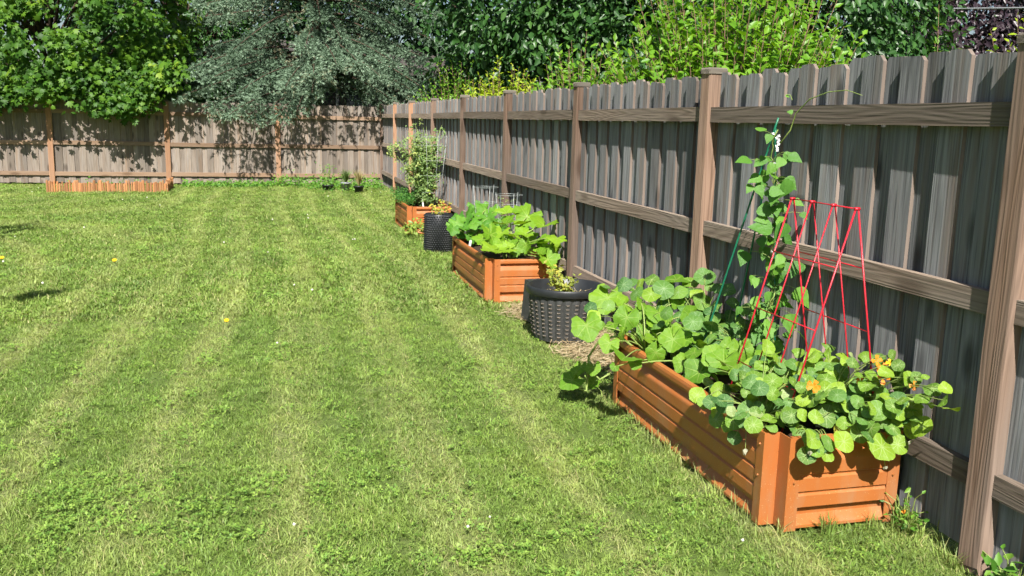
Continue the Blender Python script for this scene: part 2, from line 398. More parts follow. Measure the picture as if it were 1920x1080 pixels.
def blade_tuft(seed, nb, rad, hmin, hmax, wid, lean):
    r = np.random.default_rng(seed)
    V = []; T = []; tn = []
    for i in range(nb):
        a = r.uniform(0, 2*np.pi); d = rad*np.sqrt(r.uniform()); b = np.array([d*np.cos(a), d*np.sin(a), -.006])
        h = r.uniform(hmin, hmax); w = wid*r.uniform(.7, 1.3); la = r.uniform(0, 2*np.pi); le = h*lean*r.uniform(.3, 1.7)
        dr = np.array([np.cos(la), np.sin(la), 0]); sd = np.array([-np.sin(la+r.normal()*.6), np.cos(la+r.normal()*.6), 0])*w/2
        m1 = b+dr*le*.3+np.array([0, 0, h*.55]); tip = b+dr*le+np.array([0, 0, h*r.uniform(.75, 1)])
        k = len(V); V += [b-sd, b+sd, m1+sd*.85, m1-sd*.85, tip]
        T += [(k, k+1, k+2), (k, k+2, k+3), (k+3, k+2, k+4)]
        dead = r.uniform(.35, .9) if r.uniform() < .16 else 0
        tn += [dead]*5
    return tri_mesh('tuft', np.array(V), np.array(T), [M_GRASS], np.array(tn))

def clover_tuft(seed, n, rad, flower=0):
    r = np.random.default_rng(seed); V = []; T = []; tn = []; fm = []
    for i in range(n):
        a = r.uniform(0, 2*np.pi); d = rad*np.sqrt(r.uniform()); c = np.array([d*np.cos(a), d*np.sin(a), r.uniform(.012, .032)])
        s = r.uniform(.006, .010); tl = r.normal(size=2)*.3; tone = r.uniform()
        for q in range(3):
            ph = a*3+q*2.094
            k = len(V); u = np.array([np.cos(ph), np.sin(ph), .25+tl[0]*np.cos(ph)+tl[1]*np.sin(ph)]); w = np.array([-np.sin(ph), np.cos(ph), 0])
            V += [c, c+s*(u*.75+w*.55), c+s*1.25*u, c+s*(u*.75-w*.55)]; T += [(k, k+1, k+2), (k, k+2, k+3)]; tn += [tone]*4; fm += [0, 0]
    for i in range(flower):
        c = np.array([r.normal()*rad*.5, r.normal()*rad*.5, .055]); s = .008
        k = len(V); V += [c+s*np.array(v) for v in ((1,0,0),(0,1,0),(-1,0,0),(0,-1,0),(0,0,1),(0,0,-1))]
        T += [(k,k+1,k+4),(k+1,k+2,k+4),(k+2,k+3,k+4),(k+3,k,k+4),(k+1,k,k+5),(k+2,k+1,k+5),(k+3,k+2,k+5),(k,k+3,k+5)]; tn += [1]*6; fm += [1]*8
    return tri_mesh('clover', np.array(V), np.array(T), [M_CLOVER, M_CLOVERW], np.array(tn), fmat=np.array(fm))

BED1 = (1.905, 2.515, 3.04, 4.88); BED2 = (1.83, 2.44, 7.78, 9.5); BED3 = (1.83, 2.46, 12.75, 14.2)
src = bpy.data.collections.new('tuft_sources')
tufts = [blade_tuft(100+i, 34, .055, .012, .028, .003, 1.1) for i in range(5)] + \
        [blade_tuft(200+i, 36, .10, .02, .038, .0062, .9) for i in range(3)] + \
        [clover_tuft(300, 16, .06), clover_tuft(301, 14, .06), clover_tuft(302, 14, .06, 1), blade_tuft(400, 12, .03, .06, .11, .004, .6)]
for i, me in enumerate(tufts):
    o = bpy.data.objects.new('tuft_%02d' % i, me); src.objects.link(o)

def vnoise(x, y, seed):
    """cheap smooth value noise for scattering"""
    r = np.random.default_rng(seed); tab = r.uniform(size=(64, 64))
    xi = np.floor(x).astype(int); yi = np.floor(y).astype(int); fx = x-xi; fy = y-yi
    fx = fx*fx*(3-2*fx); fy = fy*fy*(3-2*fy)
    g = lambda a, b: tab[a % 64, b % 64]
    return (g(xi,yi)*(1-fx)+g(xi+1,yi)*fx)*(1-fy)+(g(xi,yi+1)*(1-fx)+g(xi+1,yi+1)*fx)*fy

def scatter_lawn():
    P = []; I = []; Rr = []; S = []
    zones = [(1.2, 4.2, 1000, 0), (4.2, 7.5, 620, 0), (7.5, 12, 330, 1), (12, 17, 230, 1), (17, 22.1, 190, 1)]
    for (y0, y1, den, far) in zones:
        xl = -2.2 - .42*y1; xr = 2.58
        n = int((xr-xl)*(y1-y0)*den)
        x = nrng.uniform(xl, xr, n); y = nrng.uniform(y0, y1, n)
        keep = np.ones(n, bool)
        for b in (BED1, BED2, BED3): keep &= ~((x > b[0]+.01) & (x < b[1]) & (y > b[2]+.005) & (y < b[3]-.005))
        keep &= ~(((x-2.125)**2+(y-6.42)**2) < .23**2) & ~(((x-1.97)**2+(y-11.05)**2) < .17**2)
        mulch = (x > 1.99+.10*np.sin(y*5)) & (y > 4.95) & (y < 7.75) & (vnoise(x*4, y*4, 5) > .22)
        keep &= ~mulch
        keep &= ~((y > 20.1) & (y < 22.1) & (x > -4.35) & (x < -2.2))
        x = x[keep]; y = y[keep]; n = len(x)
        cl = vnoise(x*1.6, y*1.3, 21)*.6+vnoise(x*4.3, y*4, 22)*.4
        u = nrng.uniform(size=n)
        idx = np.where(far == 1, nrng.integers(5, 8, n), nrng.integers(0, 5, n))
        isc = (cl > .64) & (u < .13*(1 if not far else .5)) | (u < .025)
        idx = np.where(isc, nrng.integers(8, 10, n), idx)
        idx = np.where((u > .9988) & (cl > .5), 10, idx)
        edge = (np.abs(x-BED1[0]) < .05) & (y > 3) & (y < 4.9) | (x > 2.44) & (u < .5) | (np.abs(y-BED1[2]) < .04) & (x > 1.9) & (u < .6)
        idx = np.where(edge & (u < .3), 11, idx)
        P.append(np.stack([x, y, .012*np.sin(x*1.7+y*.6)*np.sin(y*.9-x*.4)-.014], 1)); I.append(idx)
        # mown lanes: blades pushed alternately away from and towards the viewer
        lane = np.sin((x+.10*np.sin(.45*y)-.16*np.minimum(x+1.4, 0)*np.maximum(y-9, 0))*2*np.pi/.62)
        rx = -.24*np.sign(lane)*np.minimum(1, np.abs(lane)*2)+nrng.normal(0, .12, n); ry = nrng.normal(0, .12, n)
        Rr.append(np.stack([rx, ry, nrng.uniform(0, 6.28, n)], 1))
        dens_s = np.where(idx == 11, 1.0, nrng.uniform(.75, 1.25, n)); S.append(dens_s*(1.0 if not far else 1.0)*np.where((idx >= 8) & (idx <= 10) & (far == 1), 1.5, 1))
    return np.concatenate(P), np.concatenate(I), np.concatenate(Rr), np.concatenate(S)

def instancer(name, P, I, Rr, S, coll, **tags):
    me = bpy.data.meshes.new(name); me.vertices.add(len(P)); me.vertices.foreach_set('co', P.astype(np.float32).ravel())
    a = me.attributes.new('idx', 'INT', 'POINT'); a.data.foreach_set('value', I.astype(np.int32))
    a = me.attributes.new('rot', 'FLOAT_VECTOR', 'POINT'); a.data.foreach_set('vector', Rr.astype(np.float32).ravel())
    a = me.attributes.new('scl', 'FLOAT', 'POINT'); a.data.foreach_set('value', S.astype(np.float32))
    o = ob(name, me, **tags)
    ng = bpy.data.node_groups.new(name+'_nodes', 'GeometryNodeTree')
    ng.interface.new_socket('Geometry', in_out='INPUT', socket_type='NodeSocketGeometry')
    ng.interface.new_socket('Geometry', in_out='OUTPUT', socket_type='NodeSocketGeometry')
    gi = ng.nodes.new('NodeGroupInput'); go = ng.nodes.new('NodeGroupOutput')
    ci = ng.nodes.new('GeometryNodeCollectionInfo'); ci.inputs['Collection'].default_value = coll
    ci.inputs['Separate Children'].default_value = True; ci.inputs['Reset Children'].default_value = True
    ip = ng.nodes.new('GeometryNodeInstanceOnPoints'); ip.inputs['Pick Instance'].default_value = True
    def at(n, ty):
        q = ng.nodes.new('GeometryNodeInputNamedAttribute'); q.data_type = ty; q.inputs[0].default_value = n; return q.outputs[0]
    ng.links.new(gi.outputs[0], ip.inputs['Points']); ng.links.new(ci.outputs[0], ip.inputs['Instance'])
    ng.links.new(at('idx', 'INT'), ip.inputs['Instance Index'])
    er = ng.nodes.new('FunctionNodeEulerToRotation'); ng.links.new(at('rot', 'FLOAT_VECTOR'), er.inputs[0]); ng.links.new(er.outputs[0], ip.inputs['Rotation'])
    ng.links.new(at('scl', 'FLOAT'), ip.inputs['Scale']); ng.links.new(ip.outputs[0], go.inputs[0])
    o.modifiers.new('scatter', 'NODES').node_group = ng
    return o
instancer('grass', *scatter_lawn(), src, label='mown lawn grass with clover and dry clippings', cat='grass', kind='stuff')

# ------------------------------------------------------------------ fences
FX, FY = 2.56, 22.15           # post centres of the side fence (x) and the back fence (y)
def picket_mesh(h, w=.14, t=.018, ear=.024, seed=0):
    r = random.Random(seed); j = lambda a: r.uniform(-a, a)
    e1 = ear+j(.006); e2 = ear+j(.006)
    O = [(-w/2, 0), (w/2, 0), (w/2+j(.002), h*.5), (w/2, h-e2), (w/2-e2, h+j(.003)), (-w/2+e1, h+j(.003)), (-w/2, h-e1), (-w/2+j(.002), h*.5)]
    n = len(O); V = [(a, -t/2, b) for a, b in O]+[(a, t/2, b) for a, b in O]
    Fs = [tuple(range(n)), tuple(range(2*n-1, n-1, -1))]; fm = [0, 0]
    for i in range(n): k = (i+1) % n; Fs.append((k, i, n+i, n+k)); fm.append(1)
    return V, Fs, fm
def fence(name, label, ax, start, n_bays, pm, em, rm, postm, rails, ptop, posttop, skip_post=(), pitch=.257, seed=1, post_o=()):
    """ax 'Y': runs along +Y at x=FX, pickets outside (+X); ax 'X': runs along -X at y=FY, pickets outside (+Y)"""
    r = random.Random(seed)
    root = thing(name, label, 'fence', (FX, start, 0) if ax == 'Y' else (start, FY, 0))
    PV = [mesh_from('picket', *(lambda q: (q[0], q[1]))(picket_mesh(ptop, seed=seed*10+i)), mats=[pm, em], fmat=picket_mesh(ptop, seed=seed*10+i)[2]) for i in range(6)]
    S = 2.44
    length = S*n_bays
    def put(u, v, z): return (v, u, z) if ax == 'Y' else (-u, v, z)      # u along, v outward
    k = 0; u = .03
    while u < length-.02:
        for layer in (0, 1):
            uu = u+layer*pitch/2
            if uu > length-.03: continue
            o = ob('picket', PV[r.randrange(6)], root, put(uu+r.uniform(-.004, .004), .014+layer*.0185, r.uniform(-.012, .012)+.03),
                   (r.uniform(-.004, .004), 0, 0) if ax == 'X' else (0, r.uniform(-.004, .004), math.pi/2))
            if ax == 'Y': o.rotation_euler = (0, 0, math.pi/2+r.uniform(-.012, .012))
            else: o.rotation_euler = (0, r.uniform(-.004, .004), r.uniform(-.012, .012))
            o.scale = (r.uniform(.97, 1.03), 1, r.uniform(.994, 1.006))
        u += pitch*r.uniform(.985, 1.015)
    pw = .055
    for b in range(n_bays+1):
        if b in skip_post: continue
        mb = MB(); h = posttop
        mb.bbox(-pw, pw, -pw, pw, -.05, h, .006)
        po = ob('post', mb.mesh('post', [M_POST_O if b in post_o else postm]), root, put(b*S, 0, 0), (r.uniform(-.006, .006), r.uniform(-.006, .006), r.uniform(-.02, .02)))
        mc = MB(); mc.bbox(-pw-.006, pw+.006, -pw-.006, pw+.006, h-.03, h+.006, .008)
        ob('post_cap', mc.mesh('post_cap', [M_CAP]), po)
    for b in range(n_bays):
        for z in rails:
            mb = MB(); L = S-2*pw-.004; hh = .044
            dz = r.uniform(-.008, .008)
            if ax == 'Y': mb.box(-.019, .019, -L/2, L/2, -hh, hh)
            else: mb.box(-L/2, L/2, -.019, .019, -hh, hh)
            ob('rail', mb.mesh('rail', [rm]), root, put((b+.5)*S, -.0145, z+dz), (r.uniform(-.003, .003), 0, 0) if ax == 'Y' else (0, r.uniform(-.002, .002), 0))
    return root
fence('garden_fence', 'grey weathered wooden fence running along the raised beds on the right', 'Y', 5.07-4.88, 9, M_PICKET, M_EDGE, M_RAIL, M_POST,
      (.335, .995, 1.67), 1.88, 1.945, seed=3, post_o=(7, 8))
fence('garden_fence', 'tan wooden fence across the far end under the trees', 'X', FX, 4, M_BPICK, M_EDGE, M_RAILX, M_POST_O, (.235, .92, 1.60), 1.85, 1.90,
      skip_post=(0,), pitch=.246, seed=5)

# ------------------------------------------------------------------ raised beds
BH = .385
PROF = [(0, .385), (.004, .372), (.004, .352), (-.004, .346), (-.022, .340), (-.022, .322), (.002, .290), (.004, .282), (.004, .232), (-.004, .227), (-.004, .220), (.004, .212),
        (.004, .158), (-.004, .153), (-.004, .146), (.004, .138), (.004, .090), (-.022, .080), (-.022, .050), (.004, .012), (.004, 0)]
def panel(L):
    """corrugated sheet of length L along +X from 0, outward = -Y, with a plain inner skin"""
    V = []; Fs = []
    for x in (0, L):
        for (o, z) in PROF: V.append((x, -o, z))
        V.append((x, .030, 0)); V.append((x, .030, .385))
    n = len(PROF)+2
    for i in range(n): k = (i+1) % n; Fs.append((i, k, n+k, n+i))
    Fs.append(tuple(range(n-1, -1, -1))); Fs.append(tuple(range(n, 2*n)))
    return V, Fs
def raised_bed(label, b):
    x0, x1, y0, y1 = b; cx, cy = (x0+x1)/2, (y0+y1)/2
    root = thing('raised_bed', label, 'raised bed', (cx, cy, 0), 'orange metal raised beds along the fence')
    n, nl, nr = .08, .068, .018; w, l = x1-x0, y1-y0          # notch depth along the side; notch width at the lawn and fence corners
    e0, e1 = -w/2+nl+.02, w/2-nr-.02
    me = mesh_from('end_panel', *panel(e1-e0), mats=[M_BED]); ms = mesh_from('side_panel', *panel(l-2*n-.04), mats=[M_BED])
    ob('end_panel', me, root, (e0, -l/2+.006, 0)); ob('end_panel', me, root, (e1, l/2-.006, 0), (0, 0, math.pi))
    ob('side_panel', ms, root, (-w/2+.006, l/2-n-.02, 0), (0, 0, -math.pi/2)); ob('side_panel', ms, root, (w/2-.006, -(l/2-n-.02), 0), (0, 0, math.pi/2))
    # notched corner posts: flange on the side, face turned in, return out again, flange on the end
    h = BH+.004; t = .004
    for sx, sy in ((-1, -1), (1, -1), (1, 1), (-1, 1)):
        mb = MB(); m = nl if sx < 0 else nr
        O = [(-.001, n+.055), (-.001, n), (m, n), (m, -.001), (m+.055, -.001)]
        I = [(t, n+.055), (t, n+t), (m+t, n+t), (m+t, t), (m+.055, t)]
        V = [(sx*(w/2-a), sy*(l/2-c), z) for z in (-.01, h) for a, c in O+I[::-1]]
        k = 10; Fs = [tuple(range(k)), tuple(range(2*k-1, k-1, -1))]
        for i in range(k): j = (i+1) % k; Fs.append((i, j, k+j, k+i))
        mb.add(V, Fs); c = ob('corner_post', mb.mesh('corner_post', [M_BED]), root)
        for z in (.20, .335):
            for (a, q, ax) in ((m+.03, 0, 1), (0, n+.03, 0)):
                m2 = MB(); px, py = sx*(w/2-a), sy*(l/2-q); d = .007
                if ax: m2.tube([(px, py, z), (px, py+sy*d, z)], [.0065, .004], 8)
                else: m2.tube([(px, py, z), (px+sx*d, py, z)], [.0065, .004], 8)
                ob('bolt', m2.mesh('bolt', [M_BOLT]), c)
    # soil: lumpy grid
    gx, gy = 12, 24; V = []; Fs = []; r = random.Random(int(cy*100))
    for j in range(gy+1):
        for i in range(gx+1):
            xl = -w/2+(nl+.035 if j in (0, gy) else .037); xr = w/2-.037
            V.append((xl+(xr-xl)*i/gx, -l/2+.037+(l-.074)*j/gy, .315+r.uniform(-.018, .018)))
    for j in range(gy):
        for i in range(gx): a = j*(gx+1)+i; Fs.append((a, a+1, a+gx+2, a+gx+1))
    ob('soil', mesh_from('soil', V, Fs, [M_SOIL], smooth=True), root)
    return root
raised_bed('nearest orange metal raised bed, overflowing with nasturtium and squash', BED1)
raised_bed('orange metal raised bed with large zucchini leaves, between black planter and dimpled pot', BED2)
raised_bed('farthest orange metal raised bed holding the tall tomato plant', BED3)

# ------------------------------------------------------------------ foliage tools
def frames(nrm, rng, head=None):
    nrm = nrm/np.linalg.norm(nrm, axis=1, keepdims=True)
    if head is None: head = rng.normal(size=nrm.shape)
    a = head-(head*nrm).sum(1, keepdims=True)*nrm
    a /= np.linalg.norm(a, axis=1, keepdims=True)+1e-9
    return np.cross(a, nrm), a, nrm            # x, y(tip), z(normal)
OVATE = (np.array([(0,0,0),(.27,.38,.07),(.16,.75,.03),(0,1,-.06),(-.16,.75,.03),(-.27,.38,.07)], float), np.array([(0,1,2),(0,2,3),(0,3,4),(0,4,5)]))
LANCE = (np.array([(0,0,0),(.17,.45,.04),(0,1,-.08),(-.17,.45,.04)], float), np.array([(0,1,2),(0,2,3)]))
MAPLE = (np.array([(0,0,0),(.30,.10,-.05),(.62,.32,-.1),(.30,.45,.04),(.42,.82,-.06),(.14,.70,.03),(0,1.05,-.1),(-.14,.70,.03),(-.42,.82,-.06),(-.30,.45,.04),(-.62,.32,-.1),(-.30,.10,-.05)], float),
         np.array([(0,1,3),(1,2,3),(0,3,5),(3,4,5),(0,5,7),(5,6,7),(0,7,9),(7,8,9),(0,9,11),(9,10,11)]))
def leaf_mass(C, nrm, size, tone, tmpl, rng, head=None):
    tv, tf = tmpl; X, Y, Z = frames(nrm, rng, head)
    n, k = len(C), len(tv)
    V = C[:, None, :]+size[:, None, None]*(tv[None, :, 0:1]*X[:, None]+tv[None, :, 1:2]*Y[:, None]+tv[None, :, 2:3]*Z[:, None])
    T = (np.arange(n)[:, None, None]*k+tf[None]).reshape(-1, 3)
    return V.reshape(-1, 3), T, np.repeat(tone, k)
def merge(parts):
    V = []; T = []; tn = []; b = 0
    for v, t, o in parts: V.append(v); T.append(t+b); tn.append(o); b += len(v)
    return np.concatenate(V), np.concatenate(T), np.concatenate(tn)

def limbs_mesh(name, base, paths, r0):
    mb = MB()
    for P, r in paths: mb.tube(P, [r*(1-.75*i/(len(P)-1)) for i in range(len(P))], 7)
    return mb.mesh(name, [M_BARK], True)

def broad_tree(name, label, cat, base, height, crown_c, crown_r, nclump, per, lsize, mat, tmpl, seed, clump_r=.55, trunk_r=.16, front=None, group=None, droop=.3, flat=1.0, cut=None, extra=None):
    """base = foot; crown = ellipsoid of leaf clumps hung on limbs that start from the trunk"""
    rng = np.random.default_rng(seed); base = np.array(base, float); cc = np.array(crown_c, float); crr = np.array(crown_r, float)
    d = rng.normal(size=(nclump*3, 3)); d /= np.linalg.norm(d, axis=1, keepdims=True)
    rad = rng.uniform(.35, 1, len(d))**.45
    wob = 1+.22*np.sin(d[:, 0]*5+seed)*np.cos(d[:, 2]*4+d[:, 1]*3)
    K = cc+d*crr*(rad*wob)[:, None]
    ok = K[:, 2] > .9
    if front is not None: ok &= (d[:, 1] < front)          # the side turned away from the garden needs fewer clumps
    if cut is not None: ok &= cut(K)
    K = K[ok][:nclump]; D = d[ok][:nclump]
    if extra is not None:
        ex = np.array(extra(rng)); K = np.concatenate([K, ex]); D = np.concatenate([D, np.tile([[0, -.8, -.1]], (len(ex), 1))])
    n = len(K)
    cl_tone = rng.uniform(.1, .8, n)
    idx = np.repeat(np.arange(n), per); m = len(idx)
    off = rng.normal(size=(m, 3))*clump_r*np.array([.62, .62, .42*flat])
    C = K[idx]+off
    C[:, 2] -= droop*np.linalg.norm(off[:, :2], axis=1)
    nr = D[idx]*.7+rng.normal(size=(m, 3))*.55+np.array([-.1, -.35, .75])
    head = D[idx]*.6+rng.normal(size=(m, 3))*.6+np.array([0, 0, -.6])
    size = lsize*rng.uniform(.45, 1.4, m)
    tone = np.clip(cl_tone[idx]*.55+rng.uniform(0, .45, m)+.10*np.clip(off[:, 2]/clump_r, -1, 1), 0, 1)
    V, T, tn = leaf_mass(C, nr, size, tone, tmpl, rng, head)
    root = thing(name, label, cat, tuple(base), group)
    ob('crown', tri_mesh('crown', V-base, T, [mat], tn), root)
    top = Vector((0, 0, height*.8)); paths = [([Vector((0, 0, -.1)), Vector((.05, 0, height*.3)), Vector((-.04, .03, height*.55)), top], trunk_r)]
    sel = rng.permutation(n)[:min(n, 70)]
    for i in sel:
        e = Vector(K[i]-base); h0 = max(.5, min(height*.75, e.z*.55)); s = Vector((0, 0, h0))
        mid = (s+e)/2+Vector((0, 0, .25)); paths.append((bez(s, mid, e, 5), trunk_r*.22))
    ob('trunk', limbs_mesh('trunk', base, paths, trunk_r), root)
    return root

# ------------------------------------------------------------------ trees and shrubs beyond the fences
def not_in_fence(K):
    """keep clumps of trees rooted behind the back fence from growing down into the boards"""
    return ~((K[:, 1] > 21.6) & (K[:, 1] < 22.9) & (K[:, 2] < 1.75)) & (K[:, 2] > 1.45)
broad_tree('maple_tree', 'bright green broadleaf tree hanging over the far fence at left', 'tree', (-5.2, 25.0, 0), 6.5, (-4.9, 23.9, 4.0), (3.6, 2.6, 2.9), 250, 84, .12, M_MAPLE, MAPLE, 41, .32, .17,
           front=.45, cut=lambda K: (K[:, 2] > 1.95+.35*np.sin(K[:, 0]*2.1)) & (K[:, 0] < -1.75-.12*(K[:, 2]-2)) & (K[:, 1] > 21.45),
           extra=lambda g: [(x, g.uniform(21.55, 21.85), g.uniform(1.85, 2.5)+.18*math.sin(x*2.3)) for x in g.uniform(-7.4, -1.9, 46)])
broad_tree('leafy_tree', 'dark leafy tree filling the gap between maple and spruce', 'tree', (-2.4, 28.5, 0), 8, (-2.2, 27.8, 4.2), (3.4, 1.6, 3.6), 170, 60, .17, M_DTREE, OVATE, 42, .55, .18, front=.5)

def spruce(label, base, H, R, seed):
    rng = np.random.default_rng(seed); base = np.array(base, float)
    parts = []; limbs = [([Vector((0, 0, -.1)), Vector((0, 0, H*.5)), Vector((0, 0, H))], .2)]
    SC = []; SD = []; ST = []
    def branch(pts, L, dens, tone0):
        limbs.append(([Vector(p) for p in pts], .03)); P = np.array(pts)
        for k in range(int(L*dens)):
            u = rng.uniform(.18, 1)**.8; f = u*8; i = min(7, int(f)); p = P[i]*(1-(f-i))+P[i+1]*(f-i)
            dr = P[i+1]-P[i]; dr[2] *= .5; dr /= np.linalg.norm(dr)
            side = rng.choice([-1, 1]); sd = np.array([-dr[1], dr[0], 0])*side
            tl = (.40*(1-u)+.20)*rng.uniform(.6, 1.25)
            td = sd*.75+dr*.6+np.array([0, 0, rng.uniform(-.95, -.05)]); td /= np.linalg.norm(td)
            ns = max(3, int(tl/.075)); tw = rng.uniform()
            for q in range(ns):
                w = (q+1)/ns; c = p+td*tl*w+np.array([0, 0, -.25*tl*w*w])
                SC.append(c+rng.normal(size=3)*.02); SD.append(td*.8+rng.normal(size=3)*.5+np.array([0, -.15, .15]))
                ST.append(np.clip(tone0+.45*w*u+.22*tw+rng.normal()*.1, 0, .93) if u > .4 or rng.uniform() < .7 else .98)
    z = 1.9
    while z < H-.8:
        Lz = R*(1-(z/H))**.75*1.18; nb = 8 if z < 6 else 6
        for b in range(nb):
            a = 2*np.pi*(b/nb)+rng.uniform(-.3, .3)+z*1.7
            L = Lz*rng.uniform(.72, 1.1); dr = np.array([np.cos(a), np.sin(a), 0])
            if dr[1] > .35: continue                                   # the side turned to the house
            zz = z+rng.uniform(-.2, .2); droop = rng.uniform(.16, .34)*L
            pts = [dr*L*u+np.array([0, 0, zz+.12*L*u-droop*1.7*u*u+.35*droop*u**4]) for u in [i/8 for i in range(9)]]
            tip = pts[-1]+base
            if tip[2] < 1.5 and tip[1] > 21.8: continue
            if .9 < tip[0] < 2.5 and tip[2] < 2.45: continue           # opening through which the house shows
            branch(pts, L, 34, rng.uniform(-.05, .32))
        z += .46
    # long low boughs reaching over the fence into the garden
    for tx, ty, tz in ((-1.9, 21.5, 2.0), (-1.4, 21.2, 1.75), (-.9, 20.9, 1.62), (-.4, 21.1, 1.5), (.1, 21.2, 1.55), (.55, 21.3, 1.75), (-.6, 20.7, 2.15), (.3, 20.8, 2.25), (-1.3, 20.9, 2.35), (2.75, 21.4, 2.0), (2.95, 21.6, 1.72),
                       (2.35, 20.8, 2.55), (1.4, 20.7, 2.75), (1.9, 20.9, 2.8), (.9, 20.8, 2.55), (3.2, 21.9, 2.3), (-1.7, 21.4, 2.6), (2.6, 21.0, 2.9)):
        e = np.array([tx, ty, tz])-base; s0 = np.array([0, 0, tz+.75]); m = (s0+e)/2+np.array([0, 0, .42])
        pts = [s0*(1-u)**2+m*2*u*(1-u)+e*u*u for u in [i/8 for i in range(9)]]
        branch(pts, np.linalg.norm(e), 22, rng.uniform(.08, .34))
    SC = np.array(SC); SD = np.array(SD); ST = np.array(ST); SD /= np.linalg.norm(SD, axis=1, keepdims=True)
    n = len(SC)
    a0 = rng.normal(size=(n, 3)); A = a0-(a0*SD).sum(1, keepdims=True)*SD; A /= np.linalg.norm(A, axis=1, keepdims=True); B = np.cross(SD, A)
    sz = rng.uniform(.095, .15, n)
    for q in range(11):                                                 # one sprig = 11 needle blades fanned round its axis
        ph = 2*np.pi*q/11*2.4; st = .12*(q % 5)
        o = A*np.cos(ph)+B*np.sin(ph); sdv = np.cross(SD, o)
        b = SC+SD*(sz*st)[:, None]; tip = b+(SD*.75+o*.5)*(sz*.7)[:, None]; w = sdv*(sz*.072)[:, None]
        V = np.stack([b-w, b+w, tip], 1).reshape(-1, 3)
        parts.append((V, np.arange(n*3).reshape(-1, 3), np.repeat(np.clip(ST+rng.normal(size=n)*.06, 0, 1), 3)))
    V, T, tn = merge(parts)
    root = thing('spruce_tree', label, 'tree', tuple(base))
    ob('crown', tri_mesh('crown', V, T, [M_SPRUCE], tn), root)
    mb = MB()
    for P, r in limbs: mb.tube(P, [r*(1-.8*i/(len(P)-1)) for i in range(len(P))], 6)
    ob('trunk', mb.mesh('trunk', [M_BARK], True), root)
spruce('blue-green spruce with drooping branches over the far fence', (1.15, 24.9, 0), 12.5, 4.3, 50)

broad_tree('leafy_tree', 'tall dark green tree behind the side fence, right of the spruce', 'tree', (6.4, 20.5, 0), 8, (6.3, 19.5, 4.6), (3.7, 2.4, 3.8), 420, 75, .16, M_DTREE, OVATE, 43, .48, .2, front=.5,
           cut=lambda K: (K[:, 0] > 3.4) & (K[:, 2] > 1.3))
broad_tree('leafy_tree', 'dark tree with slender upright stems behind the bright bush, left of the purple tree', 'tree', (9.8, 15.6, 0), 7.5, (9.7, 15.0, 4.0), (1.9, 1.8, 3.7), 300, 80, .14, M_DTREE, OVATE, 44, .42, .12, front=.6)
broad_tree('leafy_tree', 'dark tree rising behind the bright bush', 'tree', (8.3, 18.5, 0), 8, (8.2, 17.8, 4.2), (2.6, 1.6, 3.8), 260, 75, .16, M_DTREE, OVATE, 45, .45, .15, front=.5)
broad_tree('purple_tree', 'dark purple-leaved tree against the sky at upper right', 'tree', (17.6, 21.5, 0), 9, (17.5, 20.8, 4.6), (2.9, 2.4, 3.4), 330, 85, .16, M_PURPLE, OVATE, 46, .5, .2, front=.6)
for i, (x, y, s, lb) in enumerate(((-10.5, 31, 4.6, 'far dark tree behind the maple at the left edge'), (6.5, 33, 4.6, 'far dark tree behind the house roof, right of the spruce'),
                               (14.0, 29, 4.2, 'far dark tree seen through gaps behind the bright bush'), (-2.0, 35, 5.2, 'far dark tree high behind the spruce'))):
    broad_tree('far_tree', lb, 'tree', (x, y, 0), 10, (x, y, 5.2), (s, 2.5, 5.0), 270, 62, .26, M_FAR, OVATE, 60+i, .75, .25, front=.3)

def shoot_bush(name, label, base, R, H, nsh, mat, seed, lsize, lean=.35, per=26, group=None, ry=None):
    """bush of upright shoots, leaves in spirals up every shoot"""
    rng = np.random.default_rng(seed); base = np.array(base, float); ry = ry or R
    mb = MB(); C = []; D = []; Hd = []; S = []; T = []
    for i in range(nsh):
        a = rng.uniform(0, 6.28); d = np.sqrt(rng.uniform()); p0 = np.array([R*.55*d*np.cos(a), ry*.55*d*np.sin(a), 0])
        h = H*(1-.42*d*d)*rng.uniform(.72, 1.06)
        out = np.array([np.cos(a)*R/max(R, ry), np.sin(a)*ry/max(R, ry), 0])*d*lean*h+rng.normal(size=3)*np.array([.08, .08, 0])
        p2 = p0+out+np.array([0, 0, h]); p1 = p0+out*.25+np.array([0, 0, h*.6])
        P = bez(p0, p1, p2, 5); mb.tube(P, [.012, .01, .009, .007, .005, .002], 4)
        tn = rng.uniform(.1, .6)
        for k in range(per):
            u = .25+.75*(k+.5)/per; q = np.array(p0)*(1-u)**2+np.array(p1)*2*u*(1-u)+np.array(p2)*u*u
            ph = k*2.4+i; o = np.array([np.cos(ph), np.sin(ph), .25+.9*u**3])
            C.append(q+o*.01); Hd.append(o+rng.normal(size=3)*.25); D.append(np.array([0, -.25, 1.0])-o*.35+rng.normal(size=3)*.35)
            S.append(lsize*rng.uniform(.65, 1.2)*(1-.45*max(0, u-.75)*4*.6)); T.append(np.clip(tn+rng.uniform(0, .3)+.25*u*u, 0, 1))
    V, Tt, to = leaf_mass(np.array(C), np.array(D), np.array(S), np.array(T), OVATE, rng, np.array(Hd))
    root = thing(name, label, 'bush', tuple(base), group)
    ob('crown', tri_mesh('crown', V, Tt, [mat], to), root); ob('stems', mb.mesh('stems', [M_STEMD], True), root)
    return root
shoot_bush('leafy_bush', 'tall bright green bush rising behind the side fence', (5.25, 9.9, 0), 1.7, 3.55, 420, M_BUSH, 71, .14, .28, 36)
shoot_bush('leafy_bush', 'green rounded bush beside the spruce behind the fence', (3.84, 19.3, 0), .85, 2.85, 260, M_BUSH, 72, .10, .28, 34)
shoot_bush('leafy_bush', 'yellow-green bush with upright shoots behind the fence', (4.05, 16.2, 0), .9, 2.6, 280, M_YBUSH, 73, .10, .28, 34)
